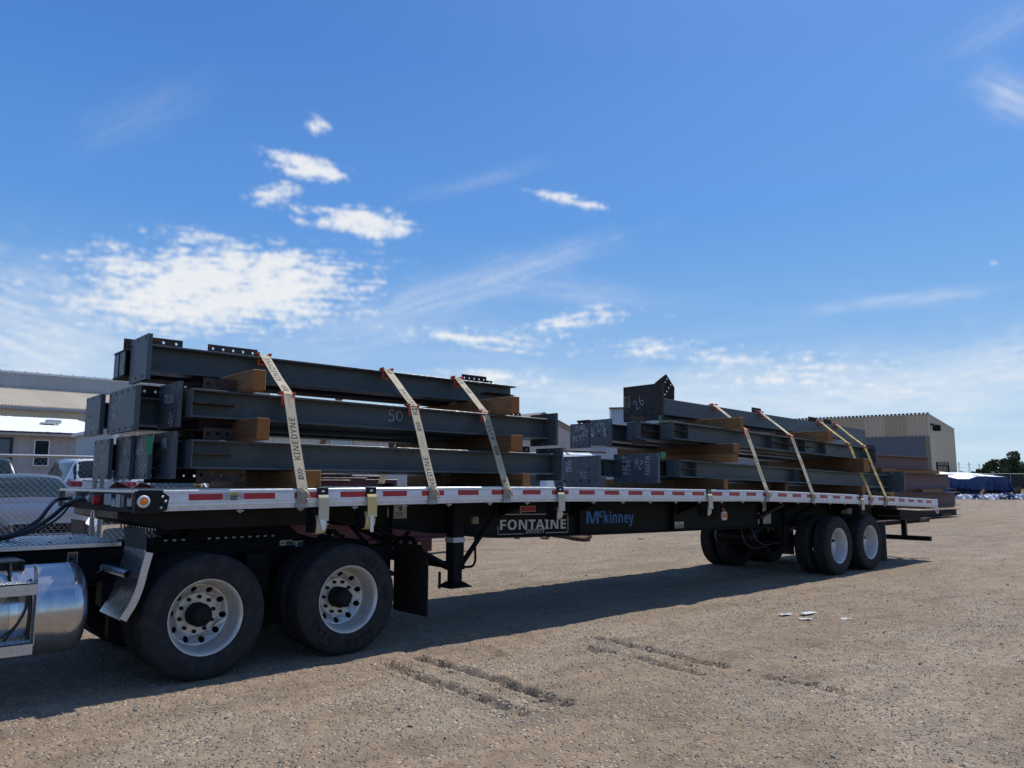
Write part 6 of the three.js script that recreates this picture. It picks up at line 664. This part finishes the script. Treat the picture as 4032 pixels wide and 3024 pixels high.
{ // stack of wide girders behind the trailer tail
  const z = -7.8, Y = (px, py) => zAt(px, py, z).y, X = (px, py) => zAt(px, py, z).x; const lv = [[3655, 1803, 1851, 'topmost faded red girder of the stack behind the trailer tail', M.primerP], [3737, 1868, 1925, 'second faded red girder of the stack behind the trailer tail', M.primerP], [3762, 1937, 1989, 'lowest faded red girder, reaching farthest beyond the trailer tail', M.primerP]];
  for (const [px, a, b, lb, m] of lv) girder(X(px, b) - 13, X(px, b), Y(px, b), Y(px, a) - Y(px, b), z, 0.5, lb, m, 0.03, 'faded red girders behind the trailer tail');
  girder(zAt(3783, 2010, z + 0.6).x - 9, zAt(3783, 2010, z + 0.6).x, Y(3786, 2022), Y(3786, 1999) - Y(3786, 2022), z + 0.4, 0.4, 'small dark beam on blocks at the foot of the faded red stack', M.mill, 0.02, 'dark beams by the girder stack'); girder(zAt(3673, 2032, z + 1.45).x - 7, zAt(3673, 2032, z + 1.45).x, Y(3675, 2041), Y(3675, 2024) - Y(3675, 2041), z + 1.3, 0.3, 'dark beam lying close behind the under-ride bar', M.mill, 0.02, 'dark beams by the girder stack');
  const blk = (px, a, b, w, lb, zz = z + 0.25) => { const x = zAt(px, b, zz).x, o = thing('crib_block', lb, 'timber block', [x, zAt(px, b, zz).y, zz], 'cribbing under the girder stack'); obj('block', bx(x - w, x, zAt(px, b, zz).y, zAt(px, a, zz).y, zz - 0.9, zz, 0.01), M.wood, o); };
  blk(3714, 1926, 1936.5, 2.4, 'pale block between the lowest and second faded girder'); blk(3530, 1847, 1866, 1.4, 'timber block under the topmost faded girder'); blk(3700, 1853, 1866, 5.0, 'long dark plank under the topmost faded girder', z + 0.2); blk(3760, 1990, 1998, 3.5, 'plank between the lowest faded girder and the small dark beam'); blk(3745, 2022, 2031, 0.9, 'block under the end of the small dark beam', z + 0.5); blk(3650, 2041, 2050, 0.7, 'block under the dark beam behind the under-ride bar', z + 1.4);
}
// ---------------------------------------------------------------- tarpaulins and scraps at the right
{
  const D = 80, k = D / FPX, A = dAt(3850, 1903, D), ux = px => (px - 3850) * k, uy = py => 1.5863 + (1903 - py) * k; const blue = std([0.025, 0.05, 0.14], 0.5), wht = std([0.72, 0.73, 0.78], 0.55);
  const mkTarp = (name, label, front, back, dep, fold, skirt) => { const o = local(name, label, 'tarp', 'tarpaulin-covered piles'); o.position.set(A.x, 0, A.z); o.rotation.y = YAWC; const at = (arr, u) => { let i = 0; while (i < arr.length - 2 && u > arr[i + 1][0]) i++; const [p, q] = [arr[i], arr[i + 1]], t = Math.min(1, Math.max(0, (u - p[0]) / (q[0] - p[0]))); return mix(p[1], q[1], t); };
    const x0 = front[0][0], x1 = front[front.length - 1][0]; const F = u => { const px = mix(x0, x1, u); return [ux(px), uy(at(front, px))]; }, B = u => { const px = mix(back[0][0], back[back.length - 1][0], u); return [ux(px), uy(at(back, px))]; };
    obj('top', sheet((u, v) => { const f = F(u), b = B(u); return [mix(f[0], b[0], v), mix(f[1], b[1], v) + 0.10 * fbm2(u * 9 + v * 3, v * 3, 3) * Math.sin(v * 3.14) + 0.03, fold - v * dep]; }, 60, 14), wht, o);
    obj('skirt', sheet((u, v) => { const f = F(u), g = uy(at(skirt, mix(x0, x1, u))); const w = 0.30 * v * n2(u * 6 + v * 0.8, 1.5) + 0.13 * v * n2(u * 15 - v * 1.6, 3) + 0.04 * n2(u * 34 + v * 5, v * 4); return [f[0] + (u - 0.5) * v * 0.7, mix(f[1] + 0.03, g, v), fold + 0.25 * v + w]; }, 140, 16), blue, o);
    for (const s of [0, 1]) obj('side_skirt', sheet((u, v) => { const f = F(s), b = B(s), e = s ? 1 : -1; return [mix(f[0], b[0], u) + e * (0.35 * v + 0.14 * v * n2(u * 9, s * 7)), mix(mix(f[1], b[1], u) + 0.03, 0, v), fold - u * dep]; }, 30, 8), blue, o); };
  mkTarp('tarpaulin', 'blue and silver tarpaulin over the pile by the iron gate', [[3733, 1881], [3760, 1887], [3805, 1887], [3836, 1876], [3882, 1877]], [[3706, 1857], [3760, 1855], [3815, 1860], [3846, 1871]], 4, 0.6, [[3733, 1915], [3800, 1925], [3845, 1929], [3875, 1929]]);
  mkTarp('tarpaulin', 'blue and silver tarpaulin draped over the pile next to the plywood ramp', [[3884, 1877], [3920, 1878], [3960, 1879]], [[3805, 1860], [3860, 1859], [3888, 1861], [3918, 1876]], 4, 0.5, [[3884, 1912], [3905, 1927], [3940, 1932], [3985, 1928]]);
  const crumple = (px0, px1, py, dz, h, m, lb, sd) => { const o = local('crumpled_tarp', lb, 'tarp', 'crumpled tarpaulins on the ground'); o.position.set(A.x, 0, A.z); o.rotation.y = YAWC; obj('folds', sheet((u, v) => { const e = Math.min(1, 6 * u, 6 * (1 - u), 5 * v, 5 * (1 - v)); return [mix(ux(px0), ux(px1), u) + 0.2 * n2(u * 5 + sd, v * 5), 0.02 + e * h * (0.35 + 0.9 * Math.abs(fbm2(u * 6 + sd, v * 4, 3))), dz + v * 1.6 + 0.2 * n2(u * 6, sd)]; }, 60, 24), m, o); };
  crumple(3722, 3775, 1950, 1.2, 0.55, wht, 'silver crumpled tarp heap beside the lowest faded girder', 1); crumple(3760, 3830, 1955, 1.5, 0.6, blue, 'blue crumpled tarp heap in front of the first pile', 2); crumple(3778, 3822, 1950, 2.2, 0.5, wht, 'silver crumpled tarp strip lying on the blue heap', 3); crumple(3826, 3890, 1955, 1.6, 0.62, wht, 'silver crumpled tarp below the gap between the piles', 4); crumple(3850, 3905, 1955, 2.4, 0.5, blue, 'blue crumpled tarp below the gap between the piles', 5); crumple(3920, 3965, 1950, 2.2, 0.6, wht, 'silver crumpled tarp beside the plywood ramp', 6); crumple(3885, 3945, 1945, 1.0, 0.7, blue, 'dark blue tarp fold under the second pile', 7);
  const scrap = (name, label, cat, pts, m, parts) => { const o = local(name, label, cat); o.position.set(A.x, 0, A.z); o.rotation.y = YAWC; parts(o); };
  scrap('plywood_ramp', 'tilted plywood sheet leaning at the end of the tarpaulin piles', 'plywood', 0, 0, o => { obj('sheet', sheet((u, v) => [mix(ux(3962), ux(4032), u) - (1 - v) * 0.2 + v * 0.9, mix(0.12, 1.0, v) + 0.02 * u, 2.2 - v * 1.2], 8, 4), M.woodP, o); obj('edge', bar([ux(3962) - 0.2, 0.1, 2.2], [ux(4032) - 0.2, 0.12, 2.2], 0.05, 0.05), M.woodP, o); obj('support', bx(ux(4005), ux(4030), 0, 0.6, 0.9, 1.3, 0.02), M.woodD, o); });
  scrap('plank', 'plank leaning out of the crumpled tarps', 'plank', 0, 0, o => obj('board', bar([ux(3798), 0.15, 2.2], [ux(3842), 0.95, 1.3], 0.22, 0.09, 0.01), M.woodP, o)); scrap('plank', 'thin pale plank lying in front of the second pile', 'plank', 0, 0, o => obj('board', bar([ux(3898), 0.3, 2.4], [ux(3942), 0.42, 2.3], 0.3, 0.09, 0.01), M.woodP, o));
}
{ // iron gate by the tan hall
  const D = 88, k = D / FPX, A = dAt(3717, 1903, D), o = local('iron_gate', 'black barred iron gate panel beside the tan metal hall', 'gate'); o.position.set(A.x, 0, A.z); o.rotation.y = YAWC; const ux = px => (px - 3717) * k, uy = py => 1.5863 + (1903 - py) * k; obj('post', bx(ux(3692), ux(3697), 0, uy(1819), -0.07, 0.07, 0.01), M.black, o); obj('post', bx(ux(3738), ux(3742), 0, uy(1833), -0.07, 0.07, 0.01), M.black, o); for (let i = 0; i < 9; i++) { const x = mix(ux(3698), ux(3741), i / 8); obj('picket', bx(x - 0.03, x + 0.03, 0.1, uy(1818), -0.03, 0.03, 0), M.black, o); } for (const y of [1834, 1890]) obj('rail', bx(ux(3697), ux(3738), uy(y) - 0.06, uy(y) + 0.06, 0.031, 0.08, 0), M.black, o);
}
// ---------------------------------------------------------------- trees, hedge, screen fence, pylons
const leafM = [std([0.075, 0.10, 0.035], 0.8), std([0.095, 0.12, 0.045], 0.8), std([0.065, 0.08, 0.035], 0.8)];
function tree(px, D, hTop, rx, label, name = 'tree', n = 5200, ls = 0.24, mi = 0) {
  const p = dAt(px, 1903, D), o = local(name, label, name === 'tree' ? 'tree' : 'bush', name === 'tree' ? 'trees by the far fence' : 'hedge along the far fence'); o.position.set(p.x, 0, p.z); const H = hTop; const gs = [], cl = []; const lobes = []; for (let i = 0; i < 16; i++) { const a = rnd() * 6.28, r = Math.sqrt(rnd()) * rx * 0.75, y = mix(0.28, 0.86, rnd()) * H; lobes.push([Math.cos(a) * r * (1.1 - y / H * 0.5), y, Math.sin(a) * r, rx * rr(0.16, 0.34)]); } lobes.push([0, H * 0.88, 0, rx * 0.3]);
  const P = []; for (let i = 0; i < n; i++) { const l = lobes[Math.floor(rnd() * lobes.length)], d = V(rr(-1, 1), rr(-1, 1), rr(-1, 1)).normalize(), r = l[3] * Math.pow(rnd(), 0.35), c = V(l[0], l[1], l[2]).addScaledVector(d, r); if (c.y < 0.05 || c.y > H) continue; const a = V(rr(-1, 1), rr(-1, 1), rr(-1, 1)).normalize().multiplyScalar(ls * rr(0.5, 1.2)), b = V(rr(-1, 1), rr(-1, 1), rr(-1, 1)).cross(a).normalize().multiplyScalar(ls * rr(0.3, 0.7)); for (const q of [c.clone().sub(a), c.clone().add(b), c.clone().add(a), c.clone().sub(a), c.clone().add(a), c.clone().sub(b)]) P.push(q.x, q.y, q.z); }
  const g = new THREE.BufferGeometry(); g.setAttribute('position', new THREE.Float32BufferAttribute(P, 3)); g.computeVertexNormals(); obj('crown', g, leafM[mi], o).userData.kind = 'stuff';
  const tr = [cyl([0, -0.1, 0], [0.1, H * 0.45, 0.05], rx * 0.07, rx * 0.04, 8)]; for (let i = 0; i < 6; i++) { const l = lobes[i]; tr.push(cyl([0.05, H * 0.25, 0.02], [l[0], l[1], l[2]], rx * 0.03, rx * 0.012, 6)); } obj('trunk', tr, std([0.09, 0.06, 0.04], 0.9), o);
}
tree(3925, 130, 5.6, 2.9, 'rounded green tree at the left of the tree group', 'tree', 5200, 0.26, 0); tree(4000, 128, 6.9, 3.3, 'tallest tree with a pointed top', 'tree', 6200, 0.26, 1); tree(4075, 126, 5.6, 3.0, 'tree at the edge beyond the tallest one', 'tree', 5200, 0.26, 0); tree(4150, 130, 6.5, 3.2, 'tree standing past the others to the side', 'tree', 4000, 0.28, 2); tree(3880, 126, 4.2, 1.8, 'low grey-green tree in front of the utility pole', 'tree', 2600, 0.24, 2);
[[3790, 3.5, 'low bush beside the tan hall in the far hedge'], [3812, 3.2, 'second low bush of the far hedge'], [3835, 3.4, 'bush under the nearest pylon in the far hedge'], [3858, 3.3, 'bush under the second pylon in the far hedge'], [3900, 3.6, 'dark bush where the hedge meets the trees'], [3955, 4.0, 'dark bush below the rounded tree']].forEach(([px, h, lb], i) => tree(px, 118 + i, h, 1.5, lb, 'bush', 1500, 0.2, 2));
for (const [px, h, lb] of [[3985, 0.9, 'dry brown weed clump at the foot of the screen fence'], [4012, 1.1, 'taller dry weed clump by the screen fence']]) tree(px, 96, h, 0.9, lb, 'bush', 700, 0.1, 1);
{ const D = 106, k = D / FPX, A = dAt(3900, 1903, D), o = local('screen_fence', 'dark mesh screen fence on posts below the trees', 'fence'); o.position.set(A.x, 0, A.z); o.rotation.y = YAWC; const ux = px => (px - 3900) * k, h = 1.5863 + (1903 - 1867) * k; for (let i = 0; i < 9; i++) { const a = ux(3760 + i * 55), b = ux(3760 + (i + 1) * 55); obj('screen_panel', bx(a + 0.04, b - 0.04, 0.1, h, -0.02, 0, 0), std([0.035, 0.037, 0.032], 0.9, 0, { map: grime }), o); obj('post', cyl([a, 0, 0], [a, h + 0.1, 0], 0.05, 0.05, 8), M.galv, o); } obj('top_rail', cyl([ux(3760), h + 0.05, 0.02], [ux(4255), h + 0.05, 0.02], 0.035, 0.035, 8), M.galv, o); obj('warning_sign', bx(ux(3906), ux(3918), h - 0.25, h + 0.35, 0.03, 0.05, 0), std([0.4, 0.4, 0.4], 0.7), o); }
for (const [px, top, D, lb] of [[3821, 1821, 620, 'lattice pylon nearest the tan hall on the horizon'], [3861, 1826, 680, 'second lattice pylon on the horizon'], [3781, 1819, 700, 'third faint pylon beside the tan hall corner']]) { const A = dAt(px, 1903, D), H = 1.5863 + (1903 - top) * D / FPX, o = local('power_pylon', lb, 'pylon', 'pylons on the horizon'); o.position.set(A.x, 0, A.z); o.rotation.y = YAWC; const w = 1.2, m = std([0.42, 0.47, 0.52], 0.7); for (const [sx, sz] of [[1, 1], [1, -1], [-1, 1], [-1, -1]]) obj('leg', bar([sx * w, 0, sz * w], [sx * 0.2, H, sz * 0.2], 0.13, 0.13, 0), m, o); for (const [f, l] of [[0.9, 3.4], [0.76, 4.6], [0.62, 4.0]]) obj('cross_arm', bar([-l, H * f, 0], [l, H * f, 0], 0.18, 0.18, 0), m, o); }
{ const A = dAt(3877, 1903, 150), H = 1.5863 + (1903 - 1827) * 150 / FPX, o = local('utility_pole', 'wooden utility pole with a transformer beside the trees', 'pole'); o.position.set(A.x, 0, A.z); o.rotation.y = YAWC; obj('mast', cyl([0, 0, 0], [0, H, 0], 0.16, 0.12, 8), std([0.07, 0.055, 0.045], 0.9), o); obj('transformer', cyl([0.32, H - 1.1, 0.1], [0.32, H - 0.5, 0.1], 0.2, 0.2, 10), M.galv, o); }
// ---------------------------------------------------------------- boards and litter on the ground
{ const lay = (name, label, cat, a, b, w, h, m, group) => { const p = yAt(...a), q = yAt(...b), y = h / 2 + 0.004 + groundFine(p.x, p.z); p.y = q.y = y; const o = thing(name, label, cat, p.toArray(), group); obj('board', bar(p, q, w, h, 0.004), m, o); };
  lay('board', 'long weathered board lying on the gravel under the trailer lettering', 'board', [2180, 2112], [2314, 2133], 0.16, 0.12, M.woodD); lay('board', 'shorter board lying behind the long weathered one', 'board', [2235, 2109], [2322, 2122], 0.14, 0.12, M.wood); lay('wood_chip', 'small pale wood chip in the lit gap under the trailer', 'wood chip', [2028, 2121], [2044, 2122], 0.09, 0.04, M.woodP); lay('wood_block', 'small wood block near the long weathered board', 'wood block', [2138, 2120], [2156, 2123], 0.18, 0.07, M.wood); lay('wood_strip', 'thin pale wood strip on the lit gravel', 'wood strip', [2514, 2122], [2534, 2124], 0.05, 0.02, M.woodP);
  for (const [px, py, w, r, lb] of [[3092, 2424, 0.16, 0.4, 'crumpled white paper scrap on the gravel'], [3182, 2418, 0.24, 0.1, 'long torn white paper strip on the gravel'], [3170, 2440, 0.16, 0.9, 'folded white paper scrap below the long strip'], [3330, 2437, 0.14, 0.3, 'small white paper scrap lying apart'], [2986, 2366, 0.08, 1, 'orange-brown scrap on the gravel']]) { const p = yAt(px, py), o = thing('paper_scrap', lb, 'litter', [p.x, groundFine(p.x, p.z), p.z], 'litter on the gravel'); obj('scrap', sheet((u, v) => { const a = (u - 0.5) * w, b = (v - 0.5) * w * 0.45, c = Math.cos(r), s = Math.sin(r); return [p.x + a * c - b * s, groundFine(p.x, p.z) + 0.012 + 0.02 * Math.abs(n2(u * 3 + px, v * 3)), p.z + a * s + b * c]; }, 6, 4), px < 3000 ? std([0.4, 0.2, 0.08], 0.8) : std([0.52, 0.52, 0.51], 0.85), o); } }
renderer.render(scene, camera);
